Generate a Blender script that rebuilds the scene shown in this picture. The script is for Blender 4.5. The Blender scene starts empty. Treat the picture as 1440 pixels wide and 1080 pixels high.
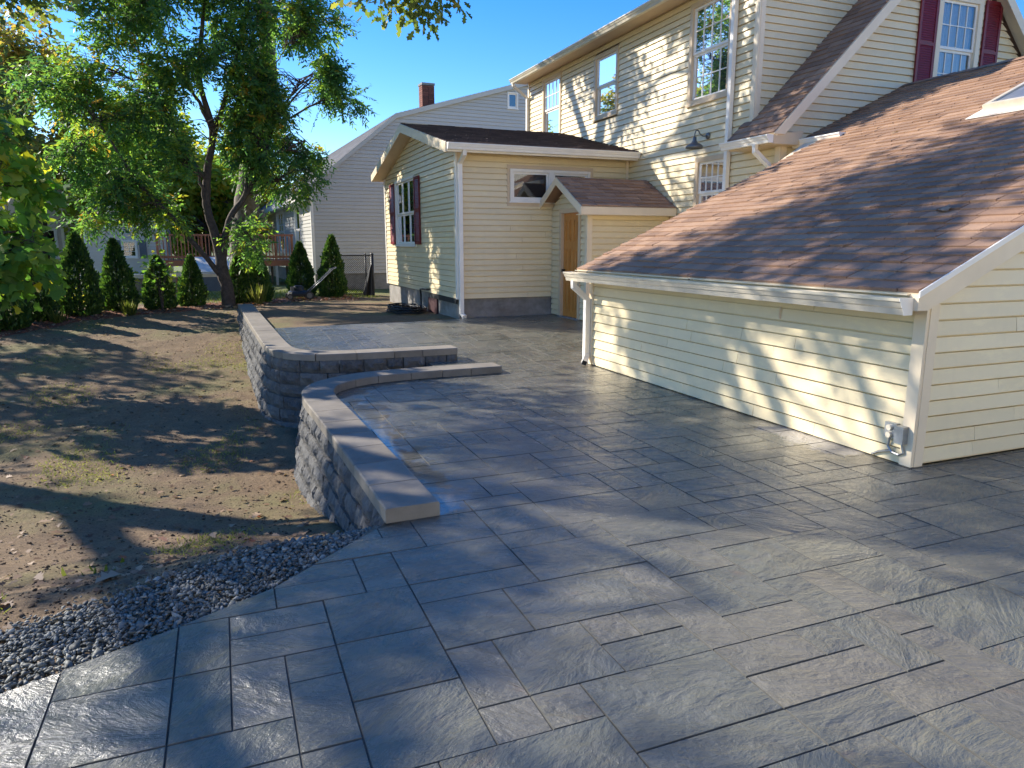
import bpy, math, random
import numpy as np
from mathutils import Vector, Matrix, noise

random.seed(7)
RNG = np.random.default_rng(11)
SC = bpy.context.scene
COL = SC.collection
R = math.radians

# ---------------------------------------------------------------- camera, sky, sun, exposure
cam_data = bpy.data.cameras.new('camera')
cam_data.sensor_width = 36.0
cam_data.lens = 25.125
cam_data.clip_start = 0.05
cam_data.clip_end = 2000
cam = bpy.data.objects.new('camera', cam_data)
cam.location = (0, 0, 1.6)
cam.rotation_euler = (R(90 - 11.063), 0, R(-21.917))
COL.objects.link(cam)
SC.camera = cam

SUN_DIR = Vector((1.0, -1.0, -0.86)).normalized()      # the way the light travels
world = bpy.data.worlds.new('World')
SC.world = world
world.use_nodes = True
wn = world.node_tree.nodes
wn.clear()
w_out = wn.new('ShaderNodeOutputWorld')
w_bg = wn.new('ShaderNodeBackground')
w_sky = wn.new('ShaderNodeTexSky')
w_sky.sky_type = 'NISHITA'
w_sky.sun_disc = False
w_sky.sun_elevation = math.asin(-SUN_DIR.z)
w_sky.sun_rotation = math.atan2(-SUN_DIR.x, -SUN_DIR.y)
w_sky.air_density = 1.0
w_sky.dust_density = 0.15
w_sky.ozone_density = 3.0
w_bg.inputs['Strength'].default_value = 0.10
w_hs = wn.new('ShaderNodeHueSaturation')
w_hs.inputs['Saturation'].default_value = 1.42
w_hs.inputs['Hue'].default_value = 0.513
world.node_tree.links.new(w_sky.outputs[0], w_hs.inputs['Color'])
world.node_tree.links.new(w_hs.outputs[0], w_bg.inputs[0])
world.node_tree.links.new(w_bg.outputs[0], w_out.inputs[0])

sun_data = bpy.data.lights.new('sun', 'SUN')
sun_data.energy = 3.5
sun_data.angle = R(0.5)
sun_data.color = (1.0, 0.93, 0.82)
sun = bpy.data.objects.new('sun', sun_data)
sun.rotation_euler = SUN_DIR.to_track_quat('-Z', 'Y').to_euler()
sun.location = (-20, 20, 20)
COL.objects.link(sun)

SC.view_settings.view_transform = 'Standard'
SC.view_settings.look = 'None'
SC.view_settings.exposure = 1.42
SC.view_settings.gamma = 1.0
SC.view_settings.use_curve_mapping = False
SC.cycles.use_denoising = True
SC.cycles.denoiser = 'OPENIMAGEDENOISE'
SC.cycles.denoising_input_passes = 'RGB_ALBEDO_NORMAL'
SC.cycles.denoising_prefilter = 'ACCURATE'
SC.cycles.max_bounces = 8
SC.cycles.transparent_max_bounces = 8
SC.cycles.sample_clamp_indirect = 6.0

# ---------------------------------------------------------------- materials
class NT:
    def __init__(self, name):
        self.m = bpy.data.materials.new(name)
        self.m.use_nodes = True
        self.t = self.m.node_tree
        self.b = self.t.nodes['Principled BSDF']
        self.out = self.t.nodes['Material Output']
    def n(self, kind, **kw):
        x = self.t.nodes.new(kind)
        for k, v in kw.items():
            setattr(x, k, v)
        return x
    def l(self, a, b):
        self.t.links.new(a, b)
    def coord(self, scale=(1, 1, 1), rot=(0, 0, 0)):
        tc = self.n('ShaderNodeTexCoord')
        mp = self.n('ShaderNodeMapping')
        mp.inputs['Scale'].default_value = scale
        mp.inputs['Rotation'].default_value = rot
        self.l(tc.outputs['Object'], mp.inputs['Vector'])
        return mp.outputs['Vector']
    def noise(self, scale, detail=6, rough=0.6, vec=None, dist=0.0):
        x = self.n('ShaderNodeTexNoise')
        x.inputs['Scale'].default_value = scale
        x.inputs['Detail'].default_value = detail
        x.inputs['Roughness'].default_value = rough
        x.inputs['Distortion'].default_value = dist
        self.l(vec if vec is not None else self.coord(), x.inputs['Vector'])
        return x.outputs['Fac']
    def ramp(self, fac, stops, interp='LINEAR'):
        r = self.n('ShaderNodeValToRGB')
        r.color_ramp.interpolation = interp
        e = r.color_ramp.elements
        while len(e) < len(stops):
            e.new(0.5)
        for i, (p, c) in enumerate(stops):
            e[i].position = p
            e[i].color = tuple(c) + (1,) if len(c) == 3 else c
        self.l(fac, r.inputs['Fac'])
        return r.outputs['Color']
    def mix(self, fac, a, b, mode='MIX'):
        x = self.n('ShaderNodeMix', data_type='RGBA', blend_type=mode)
        for s, v in ((0, fac), (6, a), (7, b)):
            if isinstance(v, (int, float)):
                x.inputs[s].default_value = v
            elif isinstance(v, tuple):
                x.inputs[s].default_value = v + (1,) if len(v) == 3 else v
            else:
                self.l(v, x.inputs[s])
        return x.outputs[2]
    def math(self, op, a, b=None, clamp=False):
        x = self.n('ShaderNodeMath', operation=op, use_clamp=clamp)
        for i, v in enumerate((a, b)):
            if v is None:
                continue
            if isinstance(v, (int, float)):
                x.inputs[i].default_value = v
            else:
                self.l(v, x.inputs[i])
        return x.outputs[0]
    def rng(self, v, a, b, c, d):
        x = self.n('ShaderNodeMapRange')
        self.l(v, x.inputs[0])
        for i, q in enumerate((a, b, c, d)):
            x.inputs[i + 1].default_value = q
        return x.outputs[0]
    def tint(self):
        x = self.n('ShaderNodeAttribute', attribute_name='tint')
        return x.outputs['Fac']
    def bump(self, h, strength=0.3, dist=0.01, normal=None):
        x = self.n('ShaderNodeBump')
        x.inputs['Strength'].default_value = strength
        x.inputs['Distance'].default_value = dist
        self.l(h, x.inputs['Height'])
        if normal is not None:
            self.l(normal, x.inputs['Normal'])
        self.l(x.outputs[0], self.b.inputs['Normal'])
        return x.outputs[0]
    def col(self, c):
        if isinstance(c, tuple):
            self.b.inputs['Base Color'].default_value = c + (1,)
        else:
            self.l(c, self.b.inputs['Base Color'])
    def rough(self, r):
        if isinstance(r, (int, float)):
            self.b.inputs['Roughness'].default_value = r
        else:
            self.l(r, self.b.inputs['Roughness'])

M = {}
def simple(name, c, rough=0.5, var=0.12, scale=6, bump=0.0, metallic=0.0, tint=0.0):
    t = NT(name)
    lo = tuple(max(0, x * (1 - var)) for x in c)
    hi = tuple(min(1, x * (1 + var)) for x in c)
    colr = t.ramp(t.noise(scale), [(0.3, lo), (0.7, hi)])
    if tint:
        colr = t.mix(tint, colr, t.ramp(t.tint(), [(0.0, tuple(x * 0.35 for x in c)), (1.0, tuple(min(1, x * 1.6) for x in c))]))
    t.col(colr)
    t.rough(rough)
    t.b.inputs['Metallic'].default_value = metallic
    if bump:
        t.bump(t.noise(scale * 8), bump, 0.005)
    M[name] = t.m
    return t

def siding_mat(name, c, stain=0.8):
    t = NT(name)
    v = t.noise(1.6, 4)
    base = t.ramp(v, [(0.3, tuple(x * 0.93 for x in c)), (0.7, c)])
    base = t.mix(0.22, base, t.ramp(t.tint(), [(0, tuple(x * 0.72 for x in c)), (1, tuple(min(1, x * 1.12) for x in c))]))
    blot = t.noise(2.4, 9, 0.72, t.coord((1.0, 1.0, 3.0)))
    base = t.mix(t.math('MULTIPLY', t.rng(blot, 0.52, 0.72, 0, 1), stain), base, tuple(min(1, x * y) for x, y in zip(c, (1.1, 1.12, 1.05))))
    drip = t.noise(5.0, 6, 0.6, t.coord((1.6, 1.6, 0.25)))
    base = t.mix(t.math('MULTIPLY', t.rng(drip, 0.55, 0.8, 0, 1), 0.25), base, tuple(x * 0.72 for x in c))
    t.col(base)
    t.rough(0.42)
    t.bump(t.noise(22, 5, 0.6, t.coord((1, 1, 6))), 0.08, 0.004)
    M[name] = t.m
siding_mat('cream_siding', (0.80, 0.66, 0.405))
siding_mat('grey_siding', (0.52, 0.50, 0.44), 0.2)
siding_mat('taupe_siding', (0.68, 0.60, 0.50), 0.2)
simple('cream_trim', (0.79, 0.65, 0.45), 0.45, 0.06, 3)
simple('tan_trim', (0.62, 0.47, 0.30), 0.5, 0.06, 3)
simple('white_paint', (0.84, 0.79, 0.70), 0.4, 0.05, 4)
simple('gutter_metal', (0.74, 0.65, 0.50), 0.28, 0.12, 5, metallic=0.25)
simple('maroon_paint', (0.17, 0.008, 0.014), 0.45, 0.1, 5)
simple('dark_maroon', (0.045, 0.010, 0.013), 0.6)
simple('slate_blue_paint', (0.10, 0.12, 0.15), 0.5)
simple('dark_interior', (0.015, 0.016, 0.018), 0.6)
simple('curtain_cloth', (0.55, 0.55, 0.53), 0.9, 0.1, 20)
simple('black_metal', (0.012, 0.012, 0.013), 0.4)
simple('black_rubber', (0.015, 0.015, 0.016), 0.55)
simple('galvanised', (0.33, 0.34, 0.34), 0.35, 0.2, 12, metallic=0.6)
simple('lamp_metal', (0.16, 0.165, 0.16), 0.35, 0.1, 12, metallic=0.5)
simple('brick_red', (0.19, 0.065, 0.04), 0.85, 0.2, 20, 0.3, tint=0.35)
simple('deck_wood', (0.46, 0.17, 0.085), 0.65, 0.2, 9, 0.2, tint=0.25)
simple('grey_board', (0.26, 0.22, 0.18), 0.8, 0.25, 9, 0.3, tint=0.3)
simple('pale_cap', (0.56, 0.52, 0.45), 0.7, 0.15, 6)
simple('bark', (0.075, 0.055, 0.042), 0.9, 0.45, 14, 0.9)
simple('oak_bark', (0.17, 0.14, 0.115), 0.95, 0.45, 9, 1.0)
simple('grey_roofing', (0.16, 0.16, 0.165), 0.9, 0.2, 14, 0.3, tint=0.3)
simple('navy_roofing', (0.03, 0.04, 0.06), 0.8, 0.2, 14, 0.3)
simple('mower_red', (0.35, 0.02, 0.015), 0.35)
simple('mower_grey', (0.12, 0.12, 0.125), 0.4)
simple('sand_dirt', (0.20, 0.15, 0.10), 0.95, 0.3, 20, 0.5)

def concrete():
    t = NT('foundation_concrete')
    base = t.ramp(t.noise(3, 8, 0.7), [(0.3, (0.16, 0.15, 0.13)), (0.7, (0.34, 0.32, 0.29))])
    stain = t.rng(t.noise(2.0, 5, 0.6, t.coord((0.7, 0.7, 2.5))), 0.5, 0.75, 0, 0.6)
    t.col(t.mix(stain, base, (0.12, 0.09, 0.07)))
    t.rough(0.9)
    t.bump(t.noise(30, 8, 0.7), 0.4, 0.01)
    M['foundation_concrete'] = t.m
concrete()

def door_wood():
    t = NT('door_wood')
    g = t.noise(9, 7, 0.6, t.coord((6, 6, 0.5)), 0.6)
    t.col(t.ramp(g, [(0.3, (0.44, 0.15, 0.025)), (0.7, (0.68, 0.29, 0.06))]))
    t.rough(0.38)
    M['door_wood'] = t.m
door_wood()

def shingle(name, dark, mid, light):
    t = NT(name)
    c = t.ramp(t.tint(), [(0.0, dark), (0.5, mid), (1.0, light)])
    g = t.noise(160, 3, 0.7)
    c = t.mix(0.55, c, t.ramp(g, [(0.3, tuple(x * 0.45 for x in mid)), (0.7, tuple(min(1, x * 1.7) for x in mid))]))
    w = t.noise(1.1, 5, 0.6)
    c = t.mix(t.rng(w, 0.5, 0.75, 0, 0.25), c, tuple(x * 0.75 for x in mid))
    t.col(c)
    t.rough(0.85)
    t.bump(t.noise(220, 3, 0.7), 0.5, 0.004)
    M[name] = t.m
shingle('brown_shingle', (0.13, 0.074, 0.048), (0.29, 0.172, 0.106), (0.44, 0.28, 0.175))
shingle('dark_shingle', (0.035, 0.026, 0.024), (0.075, 0.052, 0.045), (0.14, 0.095, 0.075))

def patio_mat():
    t = NT('stamped_slate')
    tnt = t.tint()
    tc = t.n('ShaderNodeTexCoord')
    # every stone has its own lie of the cleft: shift and turn the grain by the stone's number
    comb = t.n('ShaderNodeCombineXYZ')
    t.l(t.math('MULTIPLY', tnt, 91.0), comb.inputs[0])
    t.l(t.math('MULTIPLY', tnt, 57.0), comb.inputs[1])
    add = t.n('ShaderNodeVectorMath', operation='ADD')
    t.l(tc.outputs['Object'], add.inputs[0])
    t.l(comb.outputs[0], add.inputs[1])
    rot = t.n('ShaderNodeVectorRotate', rotation_type='Z_AXIS')
    t.l(add.outputs[0], rot.inputs['Vector'])
    t.l(t.math('MULTIPLY', t.math('SUBTRACT', tnt, 0.5), 1.6), rot.inputs['Angle'])
    st = t.n('ShaderNodeMapping')
    st.inputs['Scale'].default_value = (1.0, 2.0, 1.0)
    t.l(rot.outputs[0], st.inputs['Vector'])
    cleft = t.noise(1.9, 9, 0.6, st.outputs[0], 0.5)
    split = t.noise(5.5, 8, 0.62, st.outputs[0], 0.7)
    chip = t.noise(16, 6, 0.6, st.outputs[0], 0.4)
    crest = lambda n: t.math('SUBTRACT', 1.0, t.math('MULTIPLY', t.math('ABSOLUTE', t.math('SUBTRACT', n, 0.5)), 2.0))
    fine = t.noise(34, 6, 0.7)
    broad = t.noise(0.9, 4, 0.55)
    base = t.ramp(tnt, [(0, (0.115, 0.116, 0.088)), (0.3, (0.15, 0.144, 0.106)), (0.6, (0.13, 0.13, 0.10)), (0.85, (0.17, 0.155, 0.114)), (1, (0.145, 0.134, 0.10))])
    base = t.mix(t.rng(cleft, 0.34, 0.56, 0.5, 0.0), base, (0.055, 0.056, 0.048))
    base = t.mix(t.rng(split, 0.5, 0.72, 0.0, 0.35), base, (0.22, 0.20, 0.16))
    base = t.mix(t.rng(broad, 0.45, 0.7, 0, 0.4), base, (0.20, 0.17, 0.125))
    base = t.mix(t.rng(t.noise(3.1, 6, 0.7, st.outputs[0]), 0.6, 0.75, 0, 0.45), base, (0.19, 0.11, 0.065))
    # water left on the stones: damp patches everywhere, standing water in a ragged band along the wall
    sep = t.n('ShaderNodeSeparateXYZ')
    t.l(tc.outputs['Object'], sep.inputs[0])
    near_wall = t.math('MULTIPLY', t.rng(sep.outputs[0], 1.0, 2.6, 1, 0), t.rng(sep.outputs[1], 3.6, 4.6, 0, 1))
    far_part = t.rng(sep.outputs[1], 9.5, 11.0, 0, 1)
    wet = t.rng(t.math('ADD', t.noise(1.3, 6, 0.65), t.math('MULTIPLY', near_wall, 0.32)), 0.52, 0.66, 0, 1)
    band = t.math('MULTIPLY', t.math('MULTIPLY', t.rng(sep.outputs[0], 1.05, 1.85, 1, 0), t.rng(sep.outputs[1], 3.80, 4.0, 0, 1)), t.rng(sep.outputs[1], 8.0, 8.3, 1, 0))
    low = t.math('ADD', t.math('MULTIPLY', t.noise(3.4, 6, 0.65), 0.6), t.math('MULTIPLY', cleft, -0.25))
    pool = t.rng(t.math('ADD', t.math('MULTIPLY', band, 0.42), low), 0.40, 0.47, 0, 1)
    pool2 = t.rng(low, 0.325, 0.345, 0, 1)
    pool = t.math('MAXIMUM', pool, pool2)
    base = t.mix(t.math('MULTIPLY', wet, 0.45), base, t.mix(1.0, base, (0.5, 0.5, 0.5), 'MULTIPLY'))
    base = t.mix(t.math('MULTIPLY', pool, 0.6), base, (0.04, 0.042, 0.042))
    # whitish bloom dried on the paving along the garage wall
    by_wall = t.math('MULTIPLY', t.rng(sep.outputs[0], 3.85, 4.4, 0, 1), t.math('MULTIPLY', t.rng(sep.outputs[1], 3.75, 4.0, 0, 1), t.rng(sep.outputs[1], 4.9, 5.25, 1, 0)))
    bloom = t.rng(t.math('ADD', t.math('MULTIPLY', by_wall, 0.30), t.math('MULTIPLY', t.noise(4.2, 7, 0.68), 0.55)), 0.50, 0.545, 0, 0.85)
    base = t.mix(bloom, base, (0.40, 0.37, 0.33))
    t.col(base)
    t.rough(t.math('ADD', t.rng(t.noise(1.7, 5, 0.65), 0.35, 0.68, 0.28, 0.5), t.rng(fine, 0.3, 0.7, -0.06, 0.10)))
    t.b.inputs['IOR'].default_value = 1.45
    t.l(t.math('SUBTRACT', 1.0, bloom), t.b.inputs['Coat Weight'])
    t.b.inputs['Coat IOR'].default_value = 1.48
    dry = t.math('SUBTRACT', 1.0, pool)
    cr = t.math('ADD', t.math('ADD', t.rng(wet, 0, 1, 0.22, 0.06), t.math('MULTIPLY', far_part, 0.12)), t.rng(split, 0.35, 0.65, -0.04, 0.10))
    t.l(t.math('ADD', t.math('MULTIPLY', cr, dry), 0.015), t.b.inputs['Coat Roughness'])
    h = t.math('ADD', t.math('ADD', t.math('MULTIPLY', crest(cleft), 1.0), t.math('MULTIPLY', crest(split), 0.30)), t.math('ADD', t.math('MULTIPLY', crest(chip), 0.07), t.math('MULTIPLY', fine, 0.06)))
    t.bump(h, 1.0, 0.030)
    cb = t.n('ShaderNodeBump')
    t.l(t.math('ADD', t.math('MULTIPLY', dry, 0.8), 0.03), cb.inputs['Strength'])
    cb.inputs['Distance'].default_value = 0.024
    t.l(h, cb.inputs['Height'])
    t.l(cb.outputs[0], t.b.inputs['Coat Normal'])
    M['stamped_slate'] = t.m
    simple('stone_flank', (0.075, 0.073, 0.062), 0.85, 0.3, 14)
    s = simple('joint_concrete', (0.085, 0.082, 0.07), 0.85, 0.3, 20, 0.3)
patio_mat()

def wall_block():
    t = NT('split_block')
    n1 = t.noise(9, 8, 0.7)
    base = t.ramp(n1, [(0.3, (0.045, 0.044, 0.042)), (0.7, (0.17, 0.165, 0.155))])
    base = t.mix(0.3, base, t.ramp(t.tint(), [(0, (0.04, 0.04, 0.042)), (1, (0.20, 0.19, 0.17))]))
    t.col(base)
    t.rough(0.92)
    v = t.n('ShaderNodeTexVoronoi', distance='CHEBYCHEV')
    v.inputs['Scale'].default_value = 26
    t.l(t.coord(), v.inputs['Vector'])
    h = t.math('ADD', t.noise(16, 8, 0.72), t.math('MULTIPLY', v.outputs['Distance'], 0.5))
    t.bump(h, 0.9, 0.025)
    M['split_block'] = t.m
    t = NT('cap_concrete')
    base = t.ramp(t.noise(4, 9, 0.7), [(0.3, (0.15, 0.128, 0.10)), (0.7, (0.27, 0.235, 0.185))])
    base = t.mix(0.3, base, t.ramp(t.tint(), [(0, (0.13, 0.115, 0.095)), (1, (0.30, 0.262, 0.21))]))
    t.col(base)
    t.rough(0.85)
    t.bump(t.noise(90, 5, 0.7), 0.35, 0.004)
    M['cap_concrete'] = t.m
wall_block()

def ground_mat():
    t = NT('bare_dirt')
    big = t.noise(0.55, 5, 0.6)
    mid = t.noise(3.2, 8, 0.68)
    fine = t.noise(45, 6, 0.75)
    dirt = t.ramp(mid, [(0.25, (0.07, 0.042, 0.020)), (0.5, (0.14, 0.088, 0.042)), (0.78, (0.29, 0.195, 0.10))])
    dirt = t.mix(0.5, dirt, t.ramp(fine, [(0.28, (0.045, 0.026, 0.014)), (0.72, (0.44, 0.30, 0.165))]))
    grass = t.ramp(t.noise(60, 4, 0.7), [(0.3, (0.07, 0.085, 0.02)), (0.7, (0.24, 0.22, 0.075))])
    mask = t.rng(t.math('ADD', big, t.math('MULTIPLY', mid, 0.35)), 0.66, 0.84, 0, 0.7)
    c = t.mix(mask, dirt, grass)
    # away from the yard the ground is ordinary lawn
    sep = t.n('ShaderNodeSeparateXYZ')
    tc = t.n('ShaderNodeTexCoord')
    t.l(tc.outputs['Object'], sep.inputs[0])
    far = t.rng(sep.outputs[1], 22.3, 24.0, 0, 1)
    lawn = t.ramp(t.noise(14, 6, 0.7), [(0.3, (0.08, 0.10, 0.025)), (0.7, (0.20, 0.22, 0.06))])
    c = t.mix(far, c, lawn)
    t.col(c)
    t.rough(0.95)
    t.bump(t.math('ADD', t.noise(18, 8, 0.75), t.math('MULTIPLY', fine, 0.5)), 0.9, 0.03)
    M['bare_dirt'] = t.m
    t = NT('red_mulch')
    t.col(t.ramp(t.noise(50, 5, 0.75), [(0.3, (0.09, 0.03, 0.02)), (0.55, (0.24, 0.09, 0.05)), (0.8, (0.42, 0.22, 0.13))]))
    t.rough(0.95)
    t.bump(t.noise(60, 5, 0.7), 1.0, 0.03)
    M['red_mulch'] = t.m
ground_mat()

def tinted(name, stops, rough=0.6, trans=0.0, spec=0.4):
    t = NT(name)
    c = t.ramp(t.tint(), stops)
    t.col(c)
    t.rough(rough)
    t.b.inputs['Specular IOR Level'].default_value = spec
    if trans:
        tr = t.n('ShaderNodeBsdfTranslucent')
        bright = t.mix(1.0, c, (1.7, 1.9, 0.9), 'MULTIPLY')
        t.l(bright, tr.inputs['Color'])
        mx = t.n('ShaderNodeMixShader')
        mx.inputs[0].default_value = trans
        t.l(t.b.outputs[0], mx.inputs[1])
        t.l(tr.outputs[0], mx.inputs[2])
        t.l(mx.outputs[0], t.out.inputs['Surface'])
    M[name] = t.m
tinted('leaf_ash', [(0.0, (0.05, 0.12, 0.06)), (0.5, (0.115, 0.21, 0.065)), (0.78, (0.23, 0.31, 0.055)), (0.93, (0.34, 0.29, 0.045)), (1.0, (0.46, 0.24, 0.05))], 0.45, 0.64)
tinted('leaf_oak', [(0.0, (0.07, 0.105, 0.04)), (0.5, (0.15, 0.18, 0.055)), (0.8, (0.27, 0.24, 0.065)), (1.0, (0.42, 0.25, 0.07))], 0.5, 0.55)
tinted('leaf_maple', [(0.0, (0.07, 0.16, 0.045)), (0.5, (0.12, 0.24, 0.05)), (0.8, (0.26, 0.33, 0.05)), (1.0, (0.5, 0.42, 0.04))], 0.45, 0.55)
tinted('leaf_gold', [(0.0, (0.17, 0.24, 0.03)), (0.5, (0.36, 0.36, 0.045)), (1.0, (0.6, 0.36, 0.06))], 0.5, 0.6)
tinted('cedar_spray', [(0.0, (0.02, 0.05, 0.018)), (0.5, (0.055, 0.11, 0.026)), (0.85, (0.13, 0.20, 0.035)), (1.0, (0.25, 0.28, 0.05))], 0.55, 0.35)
tinted('grass_blade', [(0.0, (0.07, 0.10, 0.02)), (0.6, (0.20, 0.21, 0.05)), (1.0, (0.36, 0.30, 0.12))], 0.6, 0.4)
tinted('dead_leaf', [(0.0, (0.10, 0.055, 0.03)), (0.45, (0.24, 0.14, 0.075)), (0.75, (0.40, 0.28, 0.18)), (0.9, (0.34, 0.10, 0.05)), (1.0, (0.45, 0.15, 0.05))], 0.65, 0.15)
tinted('pebble', [(0.0, (0.06, 0.063, 0.055)), (0.5, (0.15, 0.155, 0.135)), (0.85, (0.31, 0.305, 0.26)), (1.0, (0.29, 0.22, 0.15))], 0.65)
tinted('soil_clod', [(0.0, (0.06, 0.042, 0.028)), (0.6, (0.13, 0.09, 0.055)), (1.0, (0.24, 0.17, 0.10))], 0.95, 0, 0.2)

def glass():
    t = NT('window_glass')
    gl = t.n('ShaderNodeBsdfGlossy')
    gl.inputs['Roughness'].default_value = 0.02
    gl.inputs['Color'].default_value = (0.92, 0.95, 1, 1)
    tr = t.n('ShaderNodeBsdfTransparent')
    tr.inputs['Color'].default_value = (0.72, 0.76, 0.78, 1)
    lw = t.n('ShaderNodeLayerWeight')
    lw.inputs['Blend'].default_value = 0.45
    mx = t.n('ShaderNodeMixShader')
    t.l(t.rng(lw.outputs['Fresnel'], 0, 1, 0.08, 0.9), mx.inputs[0])
    t.l(tr.outputs[0], mx.inputs[1])
    t.l(gl.outputs[0], mx.inputs[2])
    t.l(mx.outputs[0], t.out.inputs['Surface'])
    M['window_glass'] = t.m
glass()

# ---------------------------------------------------------------- geometry helpers
LOC = {}
class MB:
    def __init__(self):
        self.v, self.f, self.t = [], [], []
        self.side = set()
    def face(self, pts, tint=None):
        i = len(self.v)
        self.v += [tuple(p) for p in pts]
        self.f.append(tuple(range(i, i + len(pts))))
        self.t.append(random.random() if tint is None else tint)
    def prism(self, poly, off, tint=None):
        """poly: 3-D polygon, swept by the vector off, capped."""
        tint = random.random() if tint is None else tint
        i, n = len(self.v), len(poly)
        off = Vector(off)
        self.v += [tuple(p) for p in poly] + [tuple(Vector(p) + off) for p in poly]
        self.f.append(tuple(range(i + n - 1, i - 1, -1)))
        self.f.append(tuple(range(i + n, i + 2 * n)))
        for k in range(n):
            self.f.append((i + k, i + (k + 1) % n, i + n + (k + 1) % n, i + n + k))
        self.t += [tint] * (n + 2)
    def box(self, x0, x1, y0, y1, z0, z1, tint=None):
        self.prism([(x0, y0, z0), (x1, y0, z0), (x1, y1, z0), (x0, y1, z0)], (0, 0, z1 - z0), tint)
    def tube(self, pts, rad, n=6, tint=None, cap=True, up=None):
        tint = random.random() if tint is None else tint
        pts = [Vector(p) for p in pts]
        if isinstance(rad, (int, float)):
            rad = [rad] * len(pts)
        i0 = len(self.v)
        prev = None
        for k, p in enumerate(pts):
            d = (pts[min(k + 1, len(pts) - 1)] - pts[max(k - 1, 0)]).normalized()
            if prev is None:
                a = Vector(up) if up else (Vector((0, 0, 1)) if abs(d.z) < 0.9 else Vector((1, 0, 0)))
            else:
                a = prev
            s = d.cross(a)
            if s.length < 1e-6:
                s = d.cross(Vector((0.3, 1, 0.2)))
            s.normalize()
            a = s.cross(d).normalized()
            prev = a
            for j in range(n):
                an = 2 * math.pi * (j + 0.5) / n
                self.v.append(tuple(p + (s * math.cos(an) + a * math.sin(an)) * rad[k]))
        for k in range(len(pts) - 1):
            for j in range(n):
                a_, b_ = i0 + k * n + j, i0 + k * n + (j + 1) % n
                self.f.append((a_, b_, b_ + n, a_ + n))
                self.t.append(tint)
        if cap:
            self.f.append(tuple(i0 + j for j in range(n - 1, -1, -1)))
            self.f.append(tuple(i0 + (len(pts) - 1) * n + j for j in range(n)))
            self.t += [tint, tint]
    def lathe(self, prof, base, n=16, tint=0.5):
        i0 = len(self.v)
        for r, z in prof:
            for j in range(n):
                a = 2 * math.pi * j / n
                self.v.append((base[0] + r * math.cos(a), base[1] + r * math.sin(a), base[2] + z))
        for k in range(len(prof) - 1):
            for j in range(n):
                a_, b_ = i0 + k * n + j, i0 + k * n + (j + 1) % n
                self.f.append((a_, b_, b_ + n, a_ + n))
                self.t.append(tint)
    def build(self, name, mat, parent=None, smooth=False, kind=None, flank=None):
        me = bpy.data.meshes.new(name)
        me.from_pydata(self.v, [], self.f)
        at = me.attributes.new('tint', 'FLOAT', 'FACE')
        at.data.foreach_set('value', self.t)
        if smooth:
            me.polygons.foreach_set('use_smooth', [True] * len(self.f))
        me.materials.append(M[mat])
        if flank:
            me.materials.append(M[flank])
            me.polygons.foreach_set('material_index', [1 if i in self.side else 0 for i in range(len(self.f))])
        o = bpy.data.objects.new(name, me)
        link(o, parent)
        if kind:
            o['kind'] = kind
        return o

def link(o, parent=None):
    COL.objects.link(o)
    LOC[o.name] = Vector(o.location)
    if parent is not None:
        o.parent = parent
        w = wloc(parent)
        o.matrix_parent_inverse = Matrix.Translation(-w)
        LOC[o.name] = Vector((0, 0, 0))

def wloc(o):
    return LOC.get(o.name, Vector((0, 0, 0)))

def thing(name, loc, label, cat, group=None):
    o = bpy.data.objects.new(name, None)
    o.empty_display_size = 0.2
    o.location = loc
    link(o)
    tag(o, label, cat, group)
    return o

def tag(o, label, cat, group=None):
    o['label'] = label
    o['category'] = cat
    if group:
        o['group'] = group
    return o

def structure(o):
    o['kind'] = 'structure'
    return o

def interp(x, pts):
    if x <= pts[0][0]:
        return pts[0][1]
    for (a, b), (c, d) in zip(pts, pts[1:]):
        if x <= c:
            return b + (d - b) * (x - a) / (c - a)
    return pts[-1][1]

def smooth(a, b, x):
    t = min(1, max(0, (x - a) / (b - a)))
    return t * t * (3 - 2 * t)

class Wall:
    """A vertical wall frame: u runs along it, n points out of it."""
    def __init__(self, o, u, n):
        self.o, self.u, self.n = Vector(o), Vector(u), Vector(n)
    def p(self, u, z, out=0.0):
        return self.o + self.u * u + self.n * out + Vector((0, 0, z))
    def box(self, mb, u0, u1, z0, z1, o0, o1, tint=None):
        mb.prism([self.p(u0, z0, o0), self.p(u1, z0, o0), self.p(u1, z1, o0), self.p(u0, z1, o0)], self.n * (o1 - o0), tint)

def facing_left(x, y0=0):      # a wall in the plane X = x that looks towards -X
    return Wall((x, y0, 0), (0, 1, 0), (-1, 0, 0))
def facing_front(y, x0=0):     # a wall in the plane Y = y that looks towards -Y
    return Wall((x0, y, 0), (1, 0, 0), (0, -1, 0))

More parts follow.
